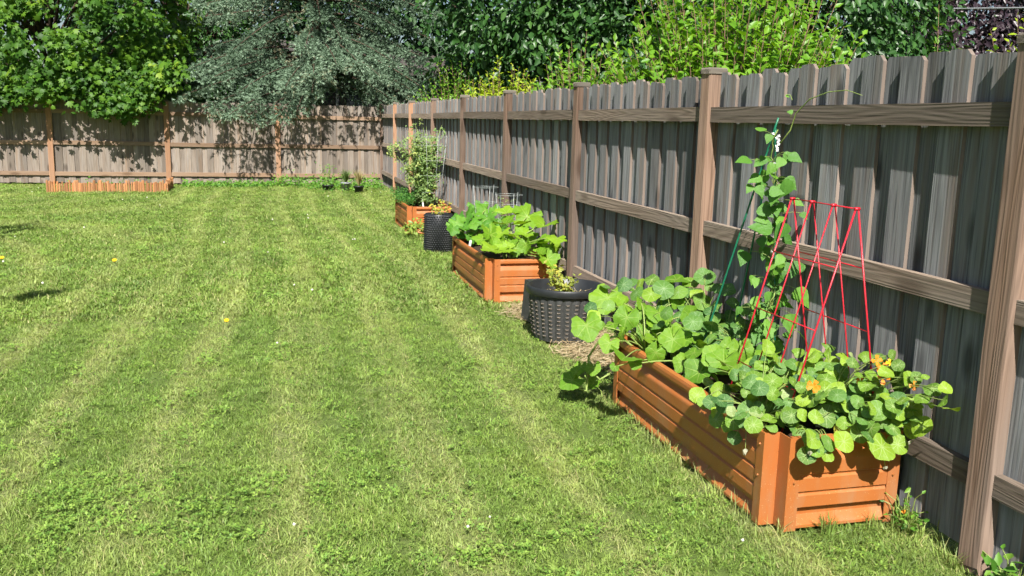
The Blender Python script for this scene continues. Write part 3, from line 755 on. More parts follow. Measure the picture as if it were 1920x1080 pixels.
shoot_bush('leafy_bush', 'small light green bush showing above the fence left of the tall bright bush', (4.5, 13.2, 0), .9, 2.8, 230, M_BUSH, 74, .11, .28, 32)
shoot_bush('leafy_bush', 'small green sapling in front of the purple tree', (8.2, 9.9, 0), .5, 3.1, 40, M_WEED, 75, .13, .25, 26)
shoot_bush('leafy_bush', 'yellow-green shrub top at the right edge beside the purple tree', (9.35, 9.6, 0), .6, 3.3, 60, M_YBUSH, 76, .12, .3, 26)

# house behind the spruce
hr = thing('house', 'dark sided house half hidden behind the spruce', 'house', (3.0, 29.5, 0))
M_SIDE = plain('dark_siding', (.075,.07,.066), .8, 0, .3, 6, .25); M_GLASS = plain('window_glass', (.02,.025,.03), .08, 0, .6); M_TRIM = plain('window_trim', (.30,.31,.31), .6)
M_SHING = plain('roof_shingle', (.08,.07,.065), .9, 0, .2, 20, .4); M_PALEW = plain('pale_sill_board', (.33,.38,.38), .6)
mb = MB(); mb.box(-3.2, 2.6, .03, 5, 0, 3.1); ob('wall', mb.mesh('wall', [M_SIDE]), hr)
for k in range(15):
    mb = MB(); z = .1+k*.19
    mb.add([(-3.2, 0, z), (2.6, 0, z), (2.6, .028, z+.2), (-3.2, .028, z+.2), (-3.2, .03, z), (2.6, .03, z)], [(0, 1, 2, 3), (0, 4, 5, 1)])
    ob('siding_board', mb.mesh('siding_board', [M_SIDE]), hr)
for x in (-.55, 1.6):
    mb = MB()
    for q in ((-.5, -.42, 1.3, 2.6), (.42, .5, 1.3, 2.6), (-.42, .42, 2.52, 2.6), (-.42, .42, 1.3, 1.38), (-.42, .42, 1.92, 1.97)): mb.box(q[0], q[1], -.05, -.003, q[2], q[3])
    wi = ob('window', mb.mesh('window', [M_TRIM]), hr, (x, 0, 0)); mp = MB(); mp.box(-.42, .42, -.02, -.01, 1.38, 2.52); ob('pane', mp.mesh('pane', [M_GLASS]), wi)
mb = MB(); mb.add([(-3.6, -.6, 2.95), (3, -.6, 2.95), (3, 2.8, 4.0), (-3.6, 2.8, 4.0), (-3.6, -.6, 3.08), (3, -.6, 3.08), (3, 2.8, 4.13), (-3.6, 2.8, 4.13)], [(0,3,2,1),(4,5,6,7),(0,1,5,4),(1,2,6,5),(2,3,7,6),(3,0,4,7)])
ob('roof', mb.mesh('roof', [M_SHING]), hr)

# overhead cables
for lb, a, b, r, sag in (('upper thin overhead cable crossing the purple tree', (7.0, 19.0, 4.75), (26, 13.5, 6.3), .016, .25), ('lower dark overhead cable crossing the purple tree', (6.0, 19.0, 4.1), (26, 12.8, 4.9), .022, .3)):
    P = [Vector(a).lerp(Vector(b), i/20)-Vector((0, 0, sag*4*(i/20)*(1-i/20))) for i in range(21)]
    mb = MB(); mb.tube(P, r, 5); ob('overhead_cable', mb.mesh('overhead_cable', [plain('cable', (.10,.11,.12), .6)]), label=lb, cat='cable')

# ------------------------------------------------------------------ big single leaves
def radial_leaf(name, rfun, seg, mat, zf, rings=(.5, 1.0), seed=0):
    V = [(0, 0, 0)]; Fs = []
    for k, q in enumerate(rings):
        for i in range(seg):
            t = 2*math.pi*i/seg; r = rfun(t, q)*q; V.append((r*math.sin(t), r*math.cos(t), zf(t, q)))
    for i in range(seg): Fs.append((0, 1+(i+1) % seg, 1+i))
    for k in range(len(rings)-1):
        for i in range(seg): a = 1+k*seg; j = (i+1) % seg; Fs.append((a+i, a+j, a+seg+j, a+seg+i))
    return mesh_from(name, V, Fs, [mat], smooth=True)
def nast_meshes(mat, k, seed):
    out = []
    for s in range(k):
        r = random.Random(seed+s); p = r.uniform(0, 6); c = r.uniform(-.26, .16); b = r.uniform(.04, .13); q0 = r.uniform(-.45, .45)
        out.append(radial_leaf('nasturtium_leaf', lambda t, q, p=p: 1+(.05*math.sin(2*t+p)+.035*math.sin(5*t+p)+.02*math.cos(7*t))*q, 20, mat,
                               lambda t, q, c=c, b=b, p=p, q0=q0: c*q*q+b*q*q*math.sin(3*t+p)+q0*q*q*math.cos(t*2+p)*.5))
    return out
def squash_meshes(mat, k, seed, lobe=.075, serr=.028):
    out = []
    for s in range(k):
        r = random.Random(seed+s); p = r.uniform(0, 6); fold = r.uniform(.1, .5); dr = r.uniform(-.42, .05)
        def rf(t, q, p=p):
            tt = (t+math.pi) % (2*math.pi)-math.pi
            v = 1+lobe*math.cos(5*tt)-.10*abs(tt)/math.pi+serr*(1 if int(round(tt/(2*math.pi)*30)) % 2 else -1)+.04*math.sin(3*tt+p)
            notch = max(0, 1-abs(abs(tt)-math.pi)/.30)
            return max(.12, v*(1-.86*notch)) if q > .9 else max(.3, 1-.5*notch)
        def zf(t, q, p=p, fold=fold, dr=dr):
            return fold*abs(math.sin(t))*q+dr*q*q+.05*q*math.cos(5*t)+.06*q*q*math.sin(3*t+p)
        out.append(radial_leaf('squash_leaf', rf, 30, mat, zf, (.55, 1.0)))
    return out
def bean_meshes(mat, k, seed):
    out = []
    for s in range(k):
        r = random.Random(seed+s); W = [0, .36, .50, .50, .40, .26, .13, 0]; Y = [-.0, .08, .26, .45, .66, .86, 1.06, 1.25]
        f = r.uniform(.05, .22); dr = r.uniform(.1, .35); V = []; Fs = []
        for w, y in zip(W, Y):
            z = -dr*y*y*.5; V += [(-w, y, z+f*w*1.2), (0, y, z), (w, y, z+f*w*1.2)]
        for i in range(len(W)-1):
            a = i*3; Fs += [(a, a+1, a+4, a+3), (a+1, a+2, a+5, a+4)]
        out.append(mesh_from('bean_leaf', V, Fs, [mat], smooth=True))
    return out

def place_leaf(root, name, me, pos, size, nrm, head, r, label=None, roll=.0):
    n = Vector(nrm).normalized(); h = Vector(head); y = (h-n*h.dot(n))
    y = y.normalized() if y.length > 1e-4 else n.orthogonal().normalized()
    x = y.cross(n)
    m = Matrix((x, y, n)).transposed().to_4x4()
    o = ob(name, me, root); o.matrix_local = Matrix.Translation(Vector(pos)-root.location) @ m @ Matrix.Diagonal((size, size, size, 1))
    if label: o['label'] = label
    return o
def petiole(root, a, b, rad, mat, lift=.35, n=5, name='stalk'):
    a, b = Vector(a), Vector(b); d = b-a
    mid = a+Vector((d.x*.25, d.y*.25, max(d.z*.8, .02)+lift*.1))
    mb = MB(); mb.tube([p-root.location for p in bez(a, mid, b, n)], [rad*(1-.35*i/n) for i in range(n+1)], 5, cap=False)
    return ob(name, mb.mesh(name, [mat], True), root)

def leaf_plant(root, pts, meshes, bases, rad, stem, r, bias=(-.12, -.55, .8), spread=.32, scale=1.0, name='leaf', headbias=(0, -.4, -.5), special=None, stalk_to_edge=False, jig=0):
    for t in pts:
        p = Vector(t[:3])+Vector((r.uniform(-jig, jig), r.uniform(-jig, jig), r.uniform(-jig, jig)))
        me = meshes[r.randrange(len(meshes))]
        lb = None
        if special and len(t) > 4: me = special[t[4]][0]; lb = special[t[4]][1]
        nr = Vector(bias)+Vector((r.gauss(0, spread), r.gauss(0, spread), r.gauss(0, spread*.6)))
        hd = Vector(headbias)+Vector((r.gauss(0, .6), r.gauss(0, .6), r.gauss(0, .4)))
        place_leaf(root, name, me, p, t[3]*scale, nr, hd, r, lb)
        b = min(bases, key=lambda q: (Vector(q)-p).length+r.uniform(0, .12))
        e = p-Vector(nr).normalized()*.002
        petiole(root, Vector(b)+Vector((r.uniform(-.02, .02), r.uniform(-.02, .02), 0)), e, rad*r.uniform(.8, 1.2), stem)

NF = [[2.418,3.372,0.622,0.032],[2.46,3.36,0.616,0.031,2],[2.45,3.269,0.648,0.031],[2.46,3.187,0.653,0.03],[2.46,3.121,0.675,0.022],[2.426,3.087,0.64,0.037],[2.413,3.275,0.584,0.043],[2.46,3.107,0.697,0.021],[2.441,3.044,0.67,0.026],[2.435,3.231,0.536,0.035],[2.46,3.056,0.594,0.055],[2.458,2.984,0.626,0.036],[2.46,2.952,0.642,0.025],[2.458,2.901,0.661,0.015],[2.46,2.858,0.628,0.035],[2.429,2.76,0.612,0.031],[2.46,3.174,0.532,0.03],[2.46,3.087,0.531,0.022],[2.408,3.211,0.496,0.042],[2.46,3.132,0.483,0.049],[2.46,2.964,0.516,0.05],[2.423,2.861,0.588,0.032],[2.46,2.853,0.559,0.012],[2.46,2.893,0.459,0.044],[2.443,2.912,0.483,0.021],[2.397,3.035,0.437,0.031],[2.353,3.154,0.427,0.044],[2.268,3.155,0.467,0.03],[2.261,3.231,0.49,0.038],[2.32,3.253,0.488,0.034],[2.196,3.143,0.436,0.048],[2.294,3.408,0.582,0.047],[2.292,3.33,0.583,0.023],[2.362,3.316,0.535,0.031],[2.26,3.276,0.544,0.023],[2.363,3.365,0.554,0.027],[2.211,3.251,0.487,0.03],[2.092,3.16,0.506,0.03],[2.125,3.226,0.542,0.026],[2.061,3.104,0.462,0.026],[2.073,3.128,0.4,0.022],[2.22,3.058,0.41,0.033,1],[2.433,3.052,0.387,0.018],[2.289,3.111,0.457,0.026],[2.46,3.045,0.399,0.026],[2.45,2.776,0.651,0.027],[2.447,2.734,0.584,0.03],
 [2.092,3.436,0.511,0.047],[1.985,3.41,0.497,0.036],[2.084,3.375,0.453,0.046],[1.978,3.495,0.532,0.037],[1.845,3.363,0.444,0.035],[1.931,3.311,0.424,0.035],[1.86,3.324,0.419,0.02,2],[1.978,3.307,0.438,0.02],[1.841,3.22,0.438,0.025],[2.101,3.281,0.408,0.028],[2.03,3.265,0.391,0.022],[2.19,3.356,0.442,0.043],[2.208,3.401,0.493,0.042],[2.194,3.47,0.517,0.053],[2.064,3.147,0.398,0.035],[2.166,3.266,0.403,0.022],[1.811,3.342,0.463,0.03],[2.313,3.413,0.522,0.032],[2.349,3.358,0.515,0.032],[2.043,3.406,0.473,0.031]]
NHANG = [[2.008,2.95,0.418,0.031],[2.03,2.955,0.375,0.028],[2.153,2.95,0.398,0.035],[2.324,2.94,0.367,0.046]]
NDRY = [[2.001,2.94,0.374,0.017],[2.451,2.93,0.388,0.014],[2.347,2.94,0.284,0.013]]
SQ = [[1.853,4.821,0.618,0.091],[1.867,4.553,0.559,0.066],[1.792,4.56,0.524,0.043],[1.614,4.499,0.536,0.078],[1.929,4.751,0.598,0.054],[2.019,4.709,0.604,0.045],[1.998,4.677,0.556,0.036],[1.932,4.604,0.519,0.039],[2.095,4.632,0.562,0.072],[2.203,4.768,0.586,0.041],[2.245,4.71,0.606,0.041],[2.319,4.905,0.7,0.072],[2.278,4.605,0.544,0.058],[2.211,4.411,0.499,0.061],[1.697,4.362,0.469,0.051],[1.756,4.267,0.414,0.083],[1.798,4.237,0.386,0.033],[1.659,4.173,0.393,0.024],[1.919,4.256,0.435,0.05],[2.015,4.349,0.416,0.034],[2.375,4.501,0.518,0.053],[2.342,4.387,0.428,0.043],[2.388,4.287,0.389,0.068],[2.145,4.116,0.352,0.033],[2.099,4.131,0.354,0.029],[2.271,4.17,0.365,0.033],[1.819,4.483,0.488,0.039],[2.102,4.445,0.477,0.052],[1.999,4.424,0.469,0.034],[2.46,4.223,0.464,0.038],[2.46,4.09,0.446,0.033],[2.46,3.968,0.361,0.04],[2.34,4.106,0.345,0.033]]
NB = [[1.949,4.826,0.694,0.037],[2.027,4.909,0.687,0.032],[2.063,4.851,0.692,0.028],[2.154,4.89,0.707,0.033],[2.169,4.749,0.68,0.048],[1.999,4.751,0.656,0.036],[2.094,4.755,0.648,0.046],[2.24,4.708,0.663,0.041],[2.394,4.867,0.691,0.038],[2.366,4.781,0.655,0.042],[2.438,4.774,0.74,0.047],[1.689,4.655,0.601,0.028],[1.679,4.561,0.573,0.03],[1.845,4.846,0.679,0.027],[2.362,4.645,0.616,0.041],[2.46,4.539,0.702,0.036],[2.46,4.742,0.698,0.032],[2.435,4.586,0.708,0.032],[2.403,4.568,0.603,0.032],[2.443,4.543,0.552,0.045],[2.46,4.457,0.642,0.031],[2.446,4.44,0.574,0.031],[2.458,4.301,0.568,0.043],[2.46,4.198,0.582,0.032],[2.45,4.264,0.646,0.034],[2.452,4.339,0.533,0.052],[2.354,4.383,0.509,0.044],[1.792,4.644,0.614,0.027],[1.683,4.49,0.535,0.026],[2.314,4.481,0.551,0.035],[2.368,4.723,0.647,0.032]]
ZU = [[2.378,8.451,0.699,0.129],[2.446,8.098,0.653,0.126],[2.46,7.718,0.584,0.088],[2.125,8.329,0.645,0.102],[1.936,8.111,0.572,0.116],[2.13,8.071,0.558,0.083],[2.264,8.185,0.576,0.084],[2.321,7.981,0.518,0.099],[1.895,7.861,0.466,0.105],[2.375,7.721,0.391,0.096],[2.388,7.884,0.448,0.082],[2.225,7.912,0.496,0.066],[2.176,8.469,0.733,0.104],[2.312,7.795,0.429,0.081],[2.13,7.932,0.461,0.065],[2.048,8.152,0.582,0.083],[2.46,7.898,0.478,0.082],[2.267,8.268,0.651,0.085],[1.845,8.044,0.54,0.082],[2.058,7.914,0.465,0.073]]
DK = [[2.1,9.483,0.686,0.114],[2.181,9.406,0.674,0.114],[1.987,9.315,0.646,0.094],[1.926,9.203,0.602,0.093],[1.828,9.18,0.568,0.092],[1.76,9.017,0.514,0.073],[1.872,9.307,0.61,0.075],[2.082,9.308,0.609,0.094],[2.156,9.209,0.601,0.094],[1.985,9.12,0.556,0.092],[1.889,9.109,0.52,0.073],[2.275,9.39,0.657,0.086],[2.103,9.139,0.534,0.083]]
BE = [[2.265,3.963,1.59,0.037],[2.29,3.911,1.579,0.028],[2.22,3.95,1.455,0.047],[2.386,4.071,1.462,0.028],[2.406,3.866,1.358,0.056],[2.417,3.955,1.37,0.044],[2.284,3.98,1.33,0.035],[2.297,3.981,1.224,0.048],[2.373,3.978,1.224,0.032],[2.44,3.973,1.237,0.038],[2.346,3.917,1.123,0.064],[2.366,3.817,1.16,0.057],[2.315,4.106,0.989,0.051],[2.44,3.931,0.948,0.064],[2.44,3.798,0.976,0.049],[2.321,3.984,0.871,0.032],[2.44,3.824,0.845,0.062],[2.44,3.907,0.778,0.038],[2.398,3.784,0.728,0.057],[2.371,4.059,0.683,0.039],[2.397,4.081,0.61,0.039],[2.44,3.771,0.64,0.062],[2.44,3.878,0.582,0.032],[2.403,3.949,0.586,0.039],[2.417,3.93,1.684,0.017],[2.401,3.984,1.763,0.013],[2.333,3.896,1.3,0.038]]

r = random.Random(17)
SZ = .325
NA = nast_meshes(M_NAST, 6, 10); ND = nast_meshes(M_NASTD, 4, 30)
YL = nast_meshes(M_YELLOW, 1, 50)[0]; PL = nast_meshes(M_PALE, 1, 60)[0]
spec = {1: (YL, 'yellowing nasturtium leaf'), 2: (PL, 'pale upturned nasturtium leaf')}
n1 = thing('nasturtium_plant', 'round-leaved nasturtium with orange flowers spilling over the near end of the nearest bed', 'plant', (2.25, 3.35, .31), 'nasturtiums in the nearest bed')
base1 = [(2.3, 3.3, SZ), (2.4, 3.25, SZ), (2.15, 3.4, SZ), (2.38, 3.42, SZ), (2.02, 3.35, SZ)]
leaf_plant(n1, NF[:47], NA, base1, .0028, M_STEM, r, (-.18, -.6, .7), .38, 1.04, 'leaf', special=spec)
leaf_plant(n1, NF[47:], ND+NA[:2], base1, .0026, M_STEM, r, (-.35, -.5, .7), .42, 1.2, 'leaf', special=spec)
extra = [[r.uniform(1.93, 2.46), r.uniform(3.08, 3.75), r.uniform(.40, .54), r.uniform(.024, .044)]+([r.choice((1, 2))] if r.random() < .07 else []) for _ in range(90)]
leaf_plant(n1, extra, ND+NA[:3], base1, .0024, M_STEM, r, (-.2, -.4, .8), .5, 1.0, 'leaf', special=spec)
mound = []
for _ in range(74):
    x = r.uniform(1.93, 2.46); y = r.uniform(3.07, 3.5); mound.append([x, y, .42+.45*(y-3.05)+.06*math.sin(x*9)+r.uniform(-.05, .03), r.uniform(.024, .040)])
leaf_plant(n1, mound, NA+ND[:3], base1, .0024, M_STEM, r, (-.2, -.55, .75), .42, 1.0, 'leaf')
right = [[r.uniform(2.22, 2.47), r.uniform(2.90, 3.22), 0, r.uniform(.027, .043)] for _ in range(54)]
for t in right: t[2] = .40+(.26 if t[0] > 2.3 else .16)*r.random()
leaf_plant(n1, right, NA+ND[:2], base1, .0022, M_STEM, r, (-.2, -.55, .75), .42, 1.0, 'leaf')
NHANG += [[1.87, 3.15+.075*q+r.uniform(-.02, .02), r.uniform(.34, .45), r.uniform(.022, .032)] for q in range(8)]+[[r.uniform(1.99, 2.14), r.uniform(2.955, 2.99), r.uniform(.34, .43), r.uniform(.02, .03)] for _ in range(6)]
NHANG += [[2.09, 2.965, .345, .026], [2.42, 2.97, .36, .034], [2.24, 2.975, .415, .03], [2.47, 2.95, .43, .032], [1.86, 3.45, .34, .028], [1.87, 3.30, .31, .024]]
for t in NHANG:
    place_leaf(n1, 'leaf', (NA+ND)[r.randrange(8)], t[:3], t[3]*1.3, (r.gauss(-.3, .3), -.55, .45), (r.gauss(0, .4), -.2, -1), r)
    petiole(n1, (max(1.97, t[0]+r.uniform(-.03, .06)), max(3.06, t[1]+.02), .40), t[:3], .0022, M_STEM, .3)
DRY = bean_meshes(M_DRIED, 2, 5)
for t in NDRY+[[1.862, 3.19, .30, .022]]:
    for q in range(3): place_leaf(n1, 'dried_leaf', DRY[q % 2], (t[0]+r.uniform(-.008, .008), t[1], t[2]), t[3], (r.gauss(0, .6), -1, r.gauss(0, .3)), (r.gauss(0, .25), 0, -1), r)
    petiole(n1, (t[0]+r.uniform(0, .04), max(t[1]+.08, 3.06), .42), t[:3], .0018, M_STEM, .5)
def flower_mesh(mat, np_=5, seed=0):
    rr = random.Random(seed); V = []; Fs = []
    for k in range(np_):
        a = 2*math.pi*k/np_+rr.uniform(-.2, .2); b = len(V)
        for (u, w, z) in ((0, 0, 0), (.55, -.32, .25), (.55, .32, .25), (1, -.38, .32+rr.uniform(-.2, .2)), (1.08, 0, .3), (1, .38, .32+rr.uniform(-.2, .2))):
            V.append((u*math.cos(a)-w*math.sin(a), u*math.sin(a)+w*math.cos(a), z))
        Fs += [(b, b+1, b+2), (b+1, b+3, b+4), (b+1, b+4, b+2), (b+2, b+4, b+5)]
    return mesh_from('flower', V, Fs, [mat])
FLO = [flower_mesh(M_ORANGE, 5, 1), flower_mesh(M_ORANGE, 4, 2), flower_mesh(M_YPETAL, 4, 3)]
for i, (x, y, z, s, k) in enumerate(((2.43, 3.15, .622, .026, 0), (2.42, 3.13, .590, .026, 1), (2.41, 3.17, .655, .022, 1), (2.445, 3.13, .652, .018, 2), (2.11, 3.15, .565, .026, 0), (2.45, 2.98, .60, .018, 1), (2.33, 3.15, .575, .018, 0), (2.44, 3.08, .46, .014, 0))):
    place_leaf(n1, 'flower', FLO[k], (x, y-.03, z+.01), s, (-.35+r.uniform(-.3, .3), -.8, .4), (0, 0, 1), r); petiole(n1, (x, y+.08, .36), (x, y-.02, z), .002, M_STEM)

n2 = thing('nasturtium_plant', 'blue-green nasturtium behind the squash at the far end of the nearest bed', 'plant', (2.2, 4.7, .31), 'nasturtiums in the nearest bed')
base2 = [(2.2, 4.68, SZ), (2.35, 4.6, SZ), (2.4, 4.4, SZ), (2.05, 4.75, SZ), (2.42, 4.25, SZ)]
leaf_plant(n2, NB, ND+NA[:2], base2, .0028, M_STEM, r, (-.25, -.5, .75), .32, 1.35, 'leaf')
leaf_plant(n2, [[r.uniform(2.05, 2.46), r.uniform(4.15, 4.82), r.uniform(.42, .62), r.uniform(.035, .055)] for _ in range(46)], ND, base2, .0026, M_STEM, r, (-.2, -.4, .8), .4, 1.0, 'leaf')

SQM = squash_meshes(M_SQUASH, 6, 3)
s1 = thing('squash_plant', 'lime-green squash plant trailing over the far left corner of the nearest bed', 'plant', (2.0, 4.5, .31))
bs = [(1.99, 4.55, SZ), (2.1, 4.4, SZ), (2.2, 4.25, SZ), (2.05, 4.7, SZ)]
leaf_plant(s1, [t for t in SQ if t[2] < .72], SQM, bs, .0055, M_STEM, r, (-.30, -.5, .7), .48, 1.15, 'leaf', headbias=(-.5, -.5, -.4))
leaf_plant(s1, [[r.uniform(1.93, 2.4), r.uniform(3.75, 4.78), r.uniform(.38, .52), r.uniform(.045, .08)] for _ in range(40)], SQM, bs, .005, M_STEM, r, (-.2, -.4, .8), .4, 1.0, 'leaf')
vine = [(1.98, 4.6, .34), (1.86, 4.62, .44), (1.78, 4.72, .40), (1.745, 4.80, .28), (1.74, 4.80, .12), (1.735, 4.79, .075), (1.70, 4.80, .085), (1.66, 4.82, .12)]
mb = MB(); mb.tube([Vector(p)-s1.location for p in vine], .007, 6); ob('vine', mb.mesh('vine', [M_STEM], True), s1)
vine2 = [(1.745, 4.80, .26), (1.77, 4.76, .18), (1.79, 4.72, .16), (1.84, 4.70, .20)]
mb = MB(); mb.tube([Vector(p)-s1.location for p in vine2], .006, 6); ob('vine', mb.mesh('vine', [M_STEM], True), s1)
place_leaf(s1, 'leaf', SQM[0], (1.655, 4.82, .135), .078, (-.3, -.45, .8), (-1, -.2, -.3), r); place_leaf(s1, 'leaf', SQM[3], (1.672, 4.80, .19), .035, (-.7, -.6, .3), (-.2, 0, 1), r)
for (x, y, z, s) in ((1.76, 4.76, .22, .05), (1.80, 4.85, .10, .045), (1.72, 4.86, .20, .045)): place_leaf(s1, 'leaf', SQM[r.randrange(6)], (x, y, z), s, (-.4, -.5, .6), (r.gauss(0, 1), r.gauss(0, 1), -.4), r)

ZUM = squash_meshes(M_ZUCC, 6, 33, .16, .07)
z1 = thing('zucchini_plant', 'zucchini plant with huge jagged lime-green leaves in the middle bed', 'plant', (2.15, 8.2, .31))
leaf_plant(z1, ZU, ZUM, [(2.15, 8.15, SZ), (2.2, 8.25, SZ), (2.1, 8.2, SZ)], .008, M_STEM, r, (-.22, -.55, .7), .45, 1.08, 'leaf', headbias=(-.2, -.6, -.4))
leaf_plant(z1, [[r.uniform(1.95, 2.42), r.uniform(7.9, 8.6), r.uniform(.42, .58), r.uniform(.07, .10)] for _ in range(14)], ZUM, [(2.15, 8.15, SZ), (2.2, 8.25, SZ)], .008, M_STEM, r, (-.2, -.5, .8), .35, 1.0, 'leaf')
d1 = thing('squash_plant', 'darker green squash plant at the far end of the middle bed', 'plant', (2.05, 9.2, .31))
DKM = squash_meshes(M_DARKLEAF, 4, 53, .13, .05)
leaf_plant(d1, DK, DKM, [(2.05, 9.2, SZ), (1.98, 9.15, SZ)], .006, M_STEM, r, (-.25, -.5, .75), .35, .95, 'leaf')
leaf_plant(d1, [[r.uniform(1.8, 2.35), r.uniform(8.95, 9.45), r.uniform(.40, .58), r.uniform(.05, .08)] for _ in range(24)], DKM, [(2.05, 9.2, SZ), (1.98, 9.15, SZ)], .005, M_STEM, r, (-.25, -.5, .75), .4, 1.0, 'leaf')

# bean vine on its stakes
BEM = bean_meshes(M_BEAN, 5, 80)
top = Vector((2.395, 4.05, 1.60))
for i, (b, lb) in enumerate((((2.20, 4.36, .30), 'green plastic stake leaning left of the bean vine'), ((2.45, 3.96, .30), 'green plastic stake upright inside the bean vine'), ((2.43, 4.42, .30), 'green plastic stake at the back of the bean vine by the fence'))):
    b = Vector(b); e = top+(top-b).normalized()*(.06, .02, .0)[i]+Vector((.008*i, .006*i, 0)); mb = MB(); n = 24
    mb.tube([b.lerp(e, k/n)-b for k in range(n+1)], [.0056 if k % 2 else .0048 for k in range(n+1)], 7)
    ob('garden_stake', mb.mesh('garden_stake', [M_GREENSTAKE], True), loc=b, label=lb, cat='stake', group='green stakes tied into a teepee')
bv = thing('bean_plant', 'climbing bean vine winding up the green stakes against the fence', 'plant', (2.41, 4.0, .31))
vp = []
for k in range(60):
    u = k/59; c = Vector((2.44, 3.97, .32)).lerp(top, u); a = u*30; vp.append(c+Vector((math.cos(a), math.sin(a), 0))*(.018+.012*math.sin(k)))
mb = MB(); mb.tube([p-bv.location for p in vp], .0032, 5); ob('vine', mb.mesh('vine', [M_STEM], True), bv)
td = [(2.40, 4.04, 1.50), (2.44, 3.98, 1.60), (2.445, 3.95, 1.68), (2.455, 3.86, 1.745), (2.46, 3.72, 1.775), (2.46, 3.58, 1.78), (2.462, 3.47, 1.755)]
mb = MB(); mb.tube([Vector(p)-bv.location for p in td], [.0035, .0035, .003, .003, .0025, .002, .0012], 5); ob('vine', mb.mesh('vine', [M_STEM], True), bv)
for t in BE+[(lambda z: [2.44-.035*(z-.4)+r.gauss(-.03, .045), 3.98+r.gauss(0, .06), z, r.uniform(.026, .044)])(.45+1.05*r.random()**1.3) for _ in range(84)]:
    p = Vector(t[:3]); u = min(1, max(0, (p.z-.32)/1.28)); c = Vector((2.44, 3.97, .32)).lerp(top, u); c.z -= .04
    if p.z > 1.63: c = Vector((2.43, 3.97, p.z-.02))
    place_leaf(bv, 'leaf', BEM[r.randrange(5)], p, t[3]*1.5, (r.gauss(-.35, .3), -.62+r.gauss(0, .2), .55+r.gauss(0, .2)), (r.gauss(0, .6), r.gauss(-.1, .5), -.6), r)
    petiole(bv, c, p, .0018, M_STEM, .2)
BL = flower_mesh(M_WHITE, 4, 9)
for k in range(16):
    z = 1.50+.09*k/9 if k < 9 else r.uniform(.7, 1.45)
    u = min(1, (z-.32)/1.28); c = Vector((2.44, 3.97, .32)).lerp(top, u)
    place_leaf(bv, 'blossom', BL, c+Vector((r.uniform(-.03, .01), -.03, 0)), .007 if k < 9 else .006, (-.3, -.8, .3), (r.gauss(0, 1), 0, 1), r)

# red A-frame trellis
tr = thing('plant_trellis', 'red folding wire A-frame trellis standing in the nearest bed', 'trellis', (2.35, 3.5, .31))
AP = [(2.345, y, 1.285) for y in (3.27, 3.433, 3.597, 3.76)]
for side, foot in ((0, (2.06, .30)), (1, (2.455, .30))):
    for q, a in enumerate(AP):
        A = Vector(a)+Vector((-.006 if side == 0 else .006, 0, 0)); B = Vector((foot[0], a[1]-(.13 if side else .01), foot[1]))
        mb = MB(); mb.tube([A-tr.location, A.lerp(B, .5)-tr.location, B-tr.location], (.0042 if q in (0, 3) else .0034), 6); ob('leg', mb.mesh('leg', [M_RED], True), tr)
    for u in (.25, .52, .78):
        P = [Vector(a).lerp(Vector((foot[0], a[1]-(.13 if side else .01), foot[1])), u)+Vector((-.007 if side == 0 else .007, 0, 0)) for a in (AP[0], AP[3])]
        mb = MB(); mb.tube([P[0]-tr.location, P[1]-tr.location], .0028, 6); ob('crossbar', mb.mesh('crossbar', [M_RED], True), tr)
mb = MB(); mb.tube([Vector(AP[0])-tr.location, Vector(AP[3])-tr.location], .0032, 6); ob('crossbar', mb.mesh('crossbar', [M_RED], True), tr)
for a in AP:
    mb = MB(); mb.tube([Vector(a)+Vector((-.012, 0, .0))-tr.location, Vector(a)+Vector((.012, 0, .0))-tr.location], .0075, 8); ob('hinge', mb.mesh('hinge', [M_RED], True), tr)

# white plant tags
for i, (x, y, z, lb) in enumerate(((2.10, 3.55, .42, 'white plant tag between trellis foot and nasturtium leaves'), (2.28, 3.30, .42, 'white plant tag under the nasturtium leaves near the orange flower'),
                                   (1.93, 8.98, .375, 'white plant tag in the middle bed beside the dark squash'), (2.12, 13.25, .42, 'white plant tag under the tomato plant in the farthest bed'))):
    mb = MB(); mb.bbox(-.012, .012, -.0012, .0012, -.09, .03, .001); o = ob('plant_tag', mb.mesh('plant_tag', [M_WHITE]), loc=(x, y, z), rot=(r.uniform(-.3, .1), r.uniform(-.2, .2), r.uniform(-.4, .4)), label=lb, cat='plant tag', group='white plant tags')

# ------------------------------------------------------------------ pots, tomato, cages
def foliage_blob(rng, n, cfun, size, tmpl, tonefun=None, nb=(-.1, -.45, .8), ns=.5):
    C = np.array([cfun(rng) for _ in range(n)]); nr = np.array(nb)+rng.normal(size=(n, 3))*ns
    tone = rng.uniform(size=n) if tonefun is None else np.array([tonefun(c, rng) for c in C])
    return leaf_mass(C, nr, size*rng.uniform(.6, 1.25, n), tone, tmpl, rng)

# slotted round planter
PX, PY = 2.125, 6.42
pt = thing('slotted_planter', 'round black plastic planter with rows of slots, between the two nearer beds', 'planter', (PX, PY, 0))
nf = 26; H = .40; R0, R1 = .232, .284
mb = MB(); seg = nf*4; prof = [0, .04, .30, .355]
for z in prof:
    for q in range(seg):
        t = 2*math.pi*q/seg; fl = (0, .008, .011, .008)[q % 4] if .01 < z < .34 else (.0 if z >= .34 else .004); rr = R0+(R1-R0)*z/H+fl-.004
        mb.V.append((rr*math.cos(t), rr*math.sin(t), z))
for i in range(len(prof)-1):
    for q in range(seg): q2 = (q+1) % seg; mb.F.append((i*seg+q, i*seg+q2, (i+1)*seg+q2, (i+1)*seg+q)); mb.M.append(0)
ob('wall', mb.mesh('wall', [M_BLACKD], False), pt)
mb = MB(); mb.lathe([(R1-.005, .345), (R1+.010, .345), (R1+.016, .352), (R1+.016, .392), (R1+.011, .402), (R1-.004, .402), (R1-.012, .396), (R1-.022, .30), (R1-.03, .285)], 52); ob('rim', mb.mesh('rim', [M_BLACK], True), pt)
mb = MB()
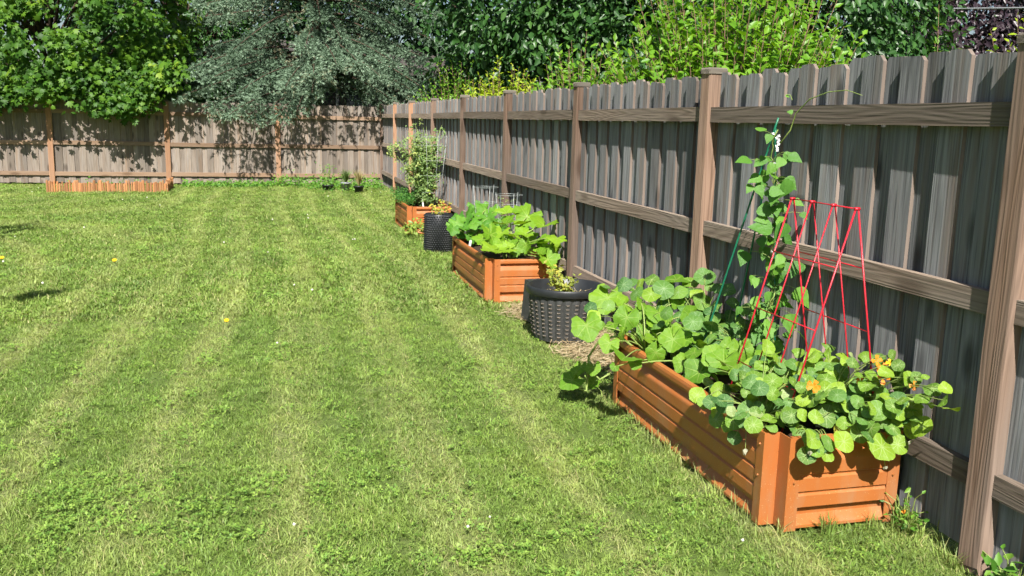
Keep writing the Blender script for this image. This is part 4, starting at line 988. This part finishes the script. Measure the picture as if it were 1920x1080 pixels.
for row in range(9):
    z = .045+row*.031; rr = R0+(R1-R0)*z/H+.007
    for k in range(nf):
        t = 2*math.pi*(k+.5)/nf; c, s = math.cos(t), math.sin(t); w = .015
        def pp(u, o, dz): return ((rr+o)*c-u*s, (rr+o)*s+u*c, z+dz)
        mb.add([pp(-w, -.003, .004), pp(-w*.5, .007, -.002), pp(w*.5, .007, -.002), pp(w, -.003, .004), pp(-w*.6, -.003, -.010), pp(w*.6, -.003, -.010)], [(0, 1, 2, 3), (0, 4, 1), (4, 5, 2, 1), (5, 3, 2)])
lo = ob('slot_lip', mb.mesh('slot_lip', [M_LIP]), pt, kind='stuff')
V = [(0, 0, .30)]; Fs = []
for q in range(24): t = 2*math.pi*q/24; V.append((.256*math.cos(t), .256*math.sin(t), .295+.01*math.sin(q*3)))
for q in range(24): Fs.append((0, 1+q, 1+(q+1) % 24))
ob('soil', mesh_from('soil', V, Fs, [M_SOIL]), pt)
rg = np.random.default_rng(5)
def straw_strips(rng, n, pf, L=(.04, .13), w=.0035, zt=.02):
    V = []; T = []; tn = []
    for i in range(n):
        x, y, z = pf(rng); a = rng.uniform(0, 6.28); l = rng.uniform(*L); d = np.array([np.cos(a), np.sin(a), rng.normal()*.18]); s = np.array([-d[1], d[0], rng.normal()*.3])*w/2
        c = np.array([x, y, z+abs(rng.normal())*zt]); k = len(V); V += [c-d*l/2-s, c-d*l/2+s, c+d*l/2+s, c+d*l/2-s]; T += [(k, k+1, k+2), (k, k+2, k+3)]; tn += [rng.uniform()]*4
    return np.array(V), np.array(T), np.array(tn)
def disc(rng, R): a = rng.uniform(0, 6.28); d = R*np.sqrt(rng.uniform()); return d*np.cos(a), d*np.sin(a)
V, T, tn = straw_strips(rg, 220, lambda g: (*disc(g, .22), .305)); ob('straw', tri_mesh('straw', V, T, [M_STRAW], tn), pt, kind='stuff')
# little blueberry bush in it
bb = thing('blueberry_bush', 'small yellow-green bush growing in the slotted planter', 'bush', (PX-.02, PY-.05, .29))
mb = MB(); parts = []
for k in range(15):
    a = rg.uniform(0, 6.28); l = rg.uniform(.10, .21); e = Vector((math.cos(a)*l*.6, math.sin(a)*l*.6, l)); P = bez((math.cos(a)*.01, math.sin(a)*.01, 0), (e.x*.3, e.y*.3, l*.6), e, 4); mb.tube(P, [.0035, .003, .0025, .002, .0015], 4)
    parts.append(foliage_blob(rg, 24, lambda g, e=e: np.array(e)*g.uniform(.4, 1.08)+g.normal(size=3)*.018, .034, OVATE))
V, T, tn = merge(parts); ob('crown', tri_mesh('crown', V, T, [M_BLUEB], tn), bb); ob('stems', mb.mesh('stems', [M_STEMD], True), bb)
# tall sprig at the rear left of the planter
sp = thing('weed_sprig', 'thin yellow-leaved sprig beside the middle bed corner behind the slotted planter', 'plant', (2.13, 6.78, 0))
mb = MB(); mb.tube([(0, 0, 0), (.01, 0, .25), (-.01, .01, .48)], [.004, .003, .002], 5); ob('stems', mb.mesh('stems', [M_STEM]), sp)
V, T, tn = foliage_blob(rg, 40, lambda g: np.array([0, 0, g.uniform(.28, .49)])+g.normal(size=3)*.03, .045, OVATE); ob('crown', tri_mesh('crown', V, T, [M_YELLOWING], tn), sp)
sp = thing('weed_sprig', 'small green weed by the fence between planter and nearest bed', 'plant', (2.40, 5.55, 0))
mb = MB(); mb.tube([(0, 0, 0), (.01, 0, .25), (-.01, .01, .46)], [.004, .003, .002], 5); ob('stems', mb.mesh('stems', [M_STEM]), sp)
V, T, tn = foliage_blob(rg, 110, lambda g: np.array([0, 0, g.uniform(.3, .50)])+g.normal(size=3)*.045, .035, OVATE); ob('crown', tri_mesh('crown', V, T, [M_WEED], tn), sp)

# square black tub behind the planter
mb = MB(); a, b, h = .155, .135, .33
mb.add([(-a,-a,0),(a,-a,0),(a,a,0),(-a,a,0),(-b,-b,h),(b,-b,h),(b,b,h),(-b,b,h),(-b+.02,-b+.02,h),(b-.02,-b+.02,h),(b-.02,b-.02,h),(-b+.02,b-.02,h),(-b+.02,-b+.02,h-.06),(b-.02,-b+.02,h-.06),(b-.02,b-.02,h-.06),(-b+.02,b-.02,h-.06)],
       [(0,3,2,1),(0,1,5,4),(1,2,6,5),(2,3,7,6),(3,0,4,7),(4,5,9,8),(5,6,10,9),(6,7,11,10),(7,4,8,11),(8,9,13,12),(9,10,14,13),(10,11,15,14),(11,8,12,15),(12,13,14,15)])
ob('square_tub', mb.mesh('square_tub', [M_BLACKD]), loc=(2.14, 6.97, 0), rot=(0, 0, .12), label='square black tub half hidden behind the slotted planter', cat='tub')

# dimpled pot
dp = thing('dimpled_pot', 'tall black air-pruning pot covered in dimples between the two farther beds', 'pot', (1.97, 11.05, 0))
mb = MB(); R = .172; mb.lathe([(R-.01, 0), (R, 0), (R, .46), (R-.008, .468), (R-.016, .46), (R-.016, .40)], 40); ob('wall', mb.mesh('wall', [M_BLACK], True), dp)
mb = MB(); rows, cols = 17, 34
for i in range(rows):
    for k in range(cols):
        t = 2*math.pi*(k+.5*(i % 2))/cols; z = .018+i*.0265; c, s = math.cos(t), math.sin(t); w = .0125
        q = lambda o, u, dz: ((R+o)*c-u*s, (R+o)*s+u*c, z+dz)
        mb.add([q(-.001, -w, 0), q(-.001, 0, -w), q(-.001, w, 0), q(-.001, 0, w), q(.017, -w*.25, 0), q(.017, 0, -w*.25), q(.017, w*.25, 0), q(.017, 0, w*.25)], [(0,1,5,4),(1,2,6,5),(2,3,7,6),(3,0,4,7),(4,5,6,7)])
ob('dimple', mb.mesh('dimple', [M_BLACK], True), dp, kind='stuff')
V = [(0, 0, .42)]+[(R*.92*math.cos(2*math.pi*q/20), R*.92*math.sin(2*math.pi*q/20), .415) for q in range(20)]
ob('soil', mesh_from('soil', V, [(0, 1+q, 1+(q+1) % 20) for q in range(20)], [M_SOIL]), dp)
py = thing('young_plant', 'spindly yellowing plant growing in the dimpled pot', 'plant', (1.99, 11.05, .41))
mb = MB(); parts = []
for k in range(5):
    e = Vector((rg.normal()*.07, rg.normal()*.06, rg.uniform(.10, .24))); mb.tube(bez((0, 0, 0), (e.x*.2, e.y*.2, e.z*.6), e, 4), .0028, 4)
    parts.append(foliage_blob(rg, 13, lambda g, e=e: np.array(e)*g.uniform(.4, 1.05)+g.normal(size=3)*.02, .05, OVATE))
V, T, tn = merge(parts); ob('crown', tri_mesh('crown', V, T, [M_YELLOWING], tn), py); ob('stems', mb.mesh('stems', [M_STEM]), py)
lw = thing('low_weed', 'low pale green leafy clump at the corner of the farthest bed', 'plant', (1.87, 12.45, 0))
V, T, tn = foliage_blob(rg, 150, lambda g: g.normal(size=3)*np.array([.10, .09, .05])+np.array([0, 0, .12]), .065, OVATE); ob('crown', tri_mesh('crown', V, T, [mass_mat('pale_weed', G((0,(.16,.27,.04)),(1,(.33,.42,.08))))], tn), lw)

# wire cages
def wire_cage(label, c, rings, z0, r, n_up=4, ztop=None):
    o = thing('wire_cage', label, 'plant cage', (c[0], c[1], z0), 'wire cages')
    for z in rings:
        rr = r*(.8+.25*(z-rings[0])/(max(rings)-rings[0]+.01)); P = [(rr*math.cos(2*math.pi*k/20), rr*math.sin(2*math.pi*k/20), z-z0) for k in range(21)]
        mb = MB(); mb.tube(P, .0017, 5); ob('ring', mb.mesh('ring', [M_WIRE], True), o)
    for k in range(n_up):
        a = 2*math.pi*(k+.3)/n_up; mb = MB(); mb.tube([(r*.55*math.cos(a), r*.55*math.sin(a), 0), (r*1.03*math.cos(a), r*1.03*math.sin(a), max(rings)-z0+.02)], .0017, 5); ob('upright', mb.mesh('upright', [M_WIRE], True), o)
wire_cage('round wire cage inside the tall tomato plant', (2.27, 13.35), (.55, .80, 1.02, 1.24, 1.36), .30, .225, 8)
wire_cage('small round wire cage at the fence side of the middle bed, right of the post', (2.33, 8.98), (.62, .76, .87), .30, .135, 3)
wire_cage('small round wire cage at the far end of the middle bed, left of the post', (2.17, 9.36), (.62, .76, .92), .30, .13, 3)

# tomato
tm = thing('tomato_plant', 'tall airy tomato plant growing above the farthest bed', 'plant', (2.2, 13.4, .31))
mb = MB(); parts = []
for k in range(52):
    a = rg.uniform(0, 6.28); sx = rg.uniform(-.32, .12); l = rg.uniform(.45, 1.28); rad = .07+.20*rg.uniform()
    e = Vector((min(.22, sx+math.cos(a)*rad*1.1), math.sin(a)*rad, l)); s = Vector((.05*math.cos(a), .05*math.sin(a), 0)); P = bez(s, (e.x*.35, e.y*.35, l*.65), e, 6)
    mb.tube(P, [.007, .006, .006, .005, .004, .003, .002], 5)
    for q in range(11):
        u = rg.uniform(.12, 1.0); i = min(5, int(u*6)); p = np.array(P[i].lerp(P[i+1], u*6-i)); fd = rg.normal(size=3)*np.array([1, 1, .35]); fd /= np.linalg.norm(fd); fl = rg.uniform(.07, .16)
        tb = np.clip(rg.normal()*.2+.3+(.35 if p[0] < -.12 and rg.uniform() < .5 else 0), 0, 1)
        def cf(g, p=p, fd=fd, fl=fl): return p+fd*fl*g.uniform(.2, 1)+g.normal(size=3)*.018+np.array([0, 0, -.02])
        if p[0]+fd[0]*fl < .27: parts.append(foliage_blob(rg, 10, cf, .044, OVATE, lambda c, g, tb=tb: np.clip(tb+g.normal()*.12, 0, 1)))
V, T, tn = merge(parts); ob('crown', tri_mesh('crown', V, T, [M_TOMATO], tn), tm); ob('stems', mb.mesh('stems', [M_STEM], True), tm)
M_FRUIT = plain('green_tomato', (.32,.42,.06), .3)
for (x, y, z, s) in ((.0, -.16, .26, .026), (.02, -.15, .22, .022), (-.05, -.14, .12, .02), (.10, -.12, .30, .02)):
    mb = MB(); mb.lathe([(.002, -s), (s*.6, -s*.75), (s, -.1*s), (s*.85, s*.5), (s*.4, s*.85), (.002, s*.8)], 10); ob('fruit', mb.mesh('fruit', [M_FRUIT], True), tm, (x, y, z))
# feathery carrot tops
ct = thing('carrot_plant', 'feathery green carrot tops at the lawn side of the farthest bed', 'plant', (1.98, 13.75, .31))
parts = []
for k in range(110):
    b = np.array([rg.uniform(-.12, .14), rg.uniform(-.42, .32), 0]); a = rg.uniform(0, 6.28); l = rg.uniform(.16, .34); e = b+np.array([math.cos(a)*l*.55-.03, math.sin(a)*l*.5, l*.85])
    parts.append(foliage_blob(rg, 26, lambda g, b=b, e=e: b+(e-b)*g.uniform(.35, 1)+g.normal(size=3)*.018, .034, LANCE, ns=.8))
V, T, tn = merge(parts); ob('crown', tri_mesh('crown', V, T, [M_CARROT], tn), ct)
# low herbs filling the far part of the middle bed
hb = thing('herb_plant', 'thin grey-green herb inside the wire cage of the middle bed', 'plant', (2.3, 8.98, .31))
parts = [foliage_blob(rg, 150, lambda g: np.array([g.normal()*.05, g.normal()*.05, g.uniform(.0, .52)]), .03, LANCE, ns=.8)]
V, T, tn = merge(parts); ob('crown', tri_mesh('crown', V, T, [M_TOMATO], tn), hb)

# ------------------------------------------------------------------ straw mulch beside the planter
def mulch_xy(g):
    while True:
        x, y = g.uniform(1.78, 2.5), g.uniform(4.92, 7.76)
        if (x-2.125)**2+(y-6.42)**2 < .24**2: continue
        if x > 2.03+.10*math.sin(y*5)-.06*(y > 7.2)+g.normal()*.04: return x, y, .0
V, T, tn = straw_strips(np.random.default_rng(8), 5200, mulch_xy, (.03, .12), .004, .012)
ob('straw_mulch', tri_mesh('straw_mulch', V, T, [M_STRAW], tn), label='dry straw mulch on the ground around the slotted planter', cat='straw', kind='stuff')

# ------------------------------------------------------------------ back fence: edging, pots, ground cover
ed = thing('stake_edging', 'low orange wooden stake edging in front of the far fence', 'edging', (-3.3, 20.05, 0))
SM = []
for i in range(6):
    rr = random.Random(i); mb = MB(); w = .021+rr.uniform(-.004, .006); mb.tube([(0, 0, -.03), (0, 0, .18), (0, 0, .2)], [w, w, w*.8], 8); SM.append(mb.mesh('stake', [M_STAKE], False))
x = -1.12
while x < 1.12:
    ob('stake', SM[r.randrange(6)], ed, (x, r.uniform(-.012, .012), 0), (r.uniform(-.03, .03), r.uniform(-.05, .05), r.uniform(0, 6)), (1.05, 1, r.uniform(.82, 1.2))); x += .046*r.uniform(.85, 1.15)
for sx in (1.14,):
    y = .04
    while y < 1.2: ob('stake', SM[r.randrange(6)], ed, (sx+r.uniform(-.01, .01), y, 0), (r.uniform(-.04, .04), r.uniform(-.04, .04), 0), (1, 1, r.uniform(.8, 1.25))); y += .05
V, T, tn = foliage_blob(rg, 260, lambda g: np.array([g.uniform(-1.05, 1.05), g.uniform(.1, 1.8), abs(g.normal()*.07)]), .06, OVATE)
ob('ground_weeds', tri_mesh('ground_weeds', V+np.array([-3.3, 20.05, 0]), T, [M_WEED], tn), label='sparse weeds inside the stake edging', cat='weeds', kind='stuff')
V, T, tn = foliage_blob(rg, 3200, lambda g: (lambda x: np.array([x, 21.95-abs(g.normal())*(.25 if x < .7 else .75), abs(g.normal())*(.05 if x < 0 else .11)]))(g.uniform(-2.0, 2.45)), .065, OVATE)
ob('ground_cover', tri_mesh('ground_cover', V, T, [M_WEED], tn), label='leafy ground cover along the foot of the far fence', cat='ground cover', kind='stuff')

def pot(label, loc, R, h, mat):
    p = thing('plant_pot', label, 'pot', loc, 'pots by the far fence'); mb = MB(); mb.lathe([(.001, 0), (R*.78, 0), (R*.97, h*.85), (R*1.06, h*.86), (R*1.06, h), (R*.95, h), (R*.93, h*.8), (.001, h*.8)], 20); ob('body', mb.mesh('body', [mat], True), p); return p
pot('low black pot with a straggly plant, leftmost of three by the far fence', (1.17, 20.65, 0), .13, .12, M_BLACK)
pot('grey pot with green grassy plant, middle of three by the far fence', (1.55, 20.5, 0), .105, .19, M_GREYPOT)
pot('black pot with tan ornamental grass, rightmost of three by the far fence', (1.80, 20.1, 0), .11, .14, M_BLACK)
def grass_plant(name, label, loc, n, h, spread, mat, w=.008):
    V = []; T = []; tn = []
    for i in range(n):
        a = rg.uniform(0, 6.28); l = h*rg.uniform(.6, 1.1); e = np.array([math.cos(a)*spread*rg.uniform(.2, 1), math.sin(a)*spread*rg.uniform(.2, 1), l]); m = e*np.array([.4, .4, .6]); s = np.array([-math.sin(a+.7), math.cos(a+.7), 0])*w/2
        k = len(V); V += [-s, s, m+s, m-s, e]; T += [(k, k+1, k+2), (k, k+2, k+3), (k+3, k+2, k+4)]; tn += [rg.uniform()]*5
    o = thing(name, label, 'plant', loc); ob('blades', tri_mesh('blades', np.array(V), np.array(T), [mat], np.array(tn)), o)
grass_plant('ornamental_grass', 'tuft of tan ornamental grass in the rightmost far pot', (1.80, 20.1, .14), 170, .36, .20, M_TANGRASS)
grass_plant('ornamental_grass', 'soft green grassy plant in the grey pot by the far fence', (1.55, 20.5, .18), 200, .30, .22, M_GRASSPOT)
o = thing('young_plant', 'straggly green plant in the leftmost far pot', 'plant', (1.17, 20.65, .11))
V, T, tn = foliage_blob(rg, 120, lambda g: np.array([g.normal()*.09, g.normal()*.08, g.uniform(.0, .48)]), .05, OVATE); ob('crown', tri_mesh('crown', V, T, [M_WEED], tn), o)
mb = MB()
for k in range(6): mb.tube([(0, 0, 0), (rg.normal()*.08, rg.normal()*.07, .45)], .004, 4)
ob('stems', mb.mesh('stems', [M_STEM]), o)

# weeds at the foot of the near post
for nm, lb, loc, n, sz in (('broadleaf_weed', 'broad-leaved weed at the foot of the nearest fence post', (2.50, 2.40, 0), 46, .055), ('broadleaf_weed', 'small weed between nearest bed corner and the fence', (2.50, 2.98, 0), 60, .03)):
    o = thing(nm, lb, 'weed', loc); L = [np.array([g.normal()*.03-.02, g.normal()*.07, abs(g.normal())*.06+.02]) for g in [rg]*n]; it = iter(L)
    V, T, tn = foliage_blob(rg, n, lambda g: next(it), sz, OVATE, nb=(-.3, -.3, .8)); ob('leaves', tri_mesh('leaves', V, T, [M_WEED], tn), o)
    mb = MB()
    for q in L: mb.tube([(q[0]*.2, q[1]*.3, -.01), (q[0]*.5, q[1]*.6, q[2]*.8), tuple(q)], [.0025, .002, .0015], 4)
    ob('stems', mb.mesh('stems', [M_STEM]), o)
# yellow dandelion-like flowers and fallen petals on the lawn
FLY = flower_mesh(M_YPETAL, 9, 12)
for (x, y, s, k, lb) in ((-1.669, 10.309, .022, FLY, 'yellow flower on the open lawn, farther of the two in the middle'), (-.378, 7.127, .018, FLY, 'yellow flower on the open lawn, nearer of the two in the middle'), (-2.83, 10.62, .02, FLY, 'yellow flower on the lawn at the left edge'), (2.50, 2.985, .013, FLO[0], 'orange fallen blossom on the grass by the nearest bed corner')):
    o = thing('lawn_flower', lb, 'flower', (x, y, 0), 'small flowers on the lawn'); ob('bloom', k, o, (0, 0, .05), (.5, 0, 0), (s, s, s)); mb = MB(); mb.tube([(0, 0, 0), (0, 0, .05)], .003, 5); ob('stem', mb.mesh('stem', [M_STEM]), o)

# ------------------------------------------------------------------ unseen tree added outside the left edge to cast shadows on the lawn
bt = thing('shadow_tree', 'unseen thin-branched tree added left of the view to cast its shadow on the lawn', 'tree', (-5.3, 8.6, 0))
mb = MB(); mb.tube([(0, 0, -.1), (.03, 0, 1.3), (-.05, .05, 2.6), (0, 0, 4.0)], [.09, .075, .055, .02], 8)
tips = []
for e in ((1.5, 2.7, 2.5), (1.45, 2.1, 2.35), (1.5, 3.2, 2.65), (1.65, 2.75, 2.7), (1.25, 1.7, 2.3), (1.3, 2.9, 3.0), (1.6, 3.35, 2.9)):
    P = bez((0, 0, e[2]*.6), (e[0]*.5, e[1]*.5, e[2]*.95), e, 6); mb.tube(P, [.06, .055, .05, .045, .042, .036, .026], 5)
    for k in range(5):
        p = P[2+k % 4]; q = p+Vector((r.uniform(-.15, .5), r.uniform(-.2, .5), r.uniform(-.1, .3))); mb.tube([p, q], [.032, .016], 4); tips.append(q)
e = Vector((2.82, -2.0, 2.2)); mb.tube(bez((0, 0, 1.6), (1.4, -.9, 2.5), e, 8), [.03, .022, .014, .009, .006, .005, .004, .004, .003], 5)
ob('trunk', mb.mesh('trunk', [M_BARK], True), bt)
parts = [foliage_blob(rg, 260, lambda g: np.array(e)+(lambda q: np.array([.075*q, .07*q+g.normal()*.05, g.normal()*.05]))(g.normal()), .085, OVATE)]
for q in tips: parts.append(foliage_blob(rg, 9, lambda g, q=q: np.array(q)+g.normal(size=3)*.06, .08, OVATE))
V, T, tn = merge(parts); ob('crown', tri_mesh('crown', V, T, [M_WEED], tn), bt)
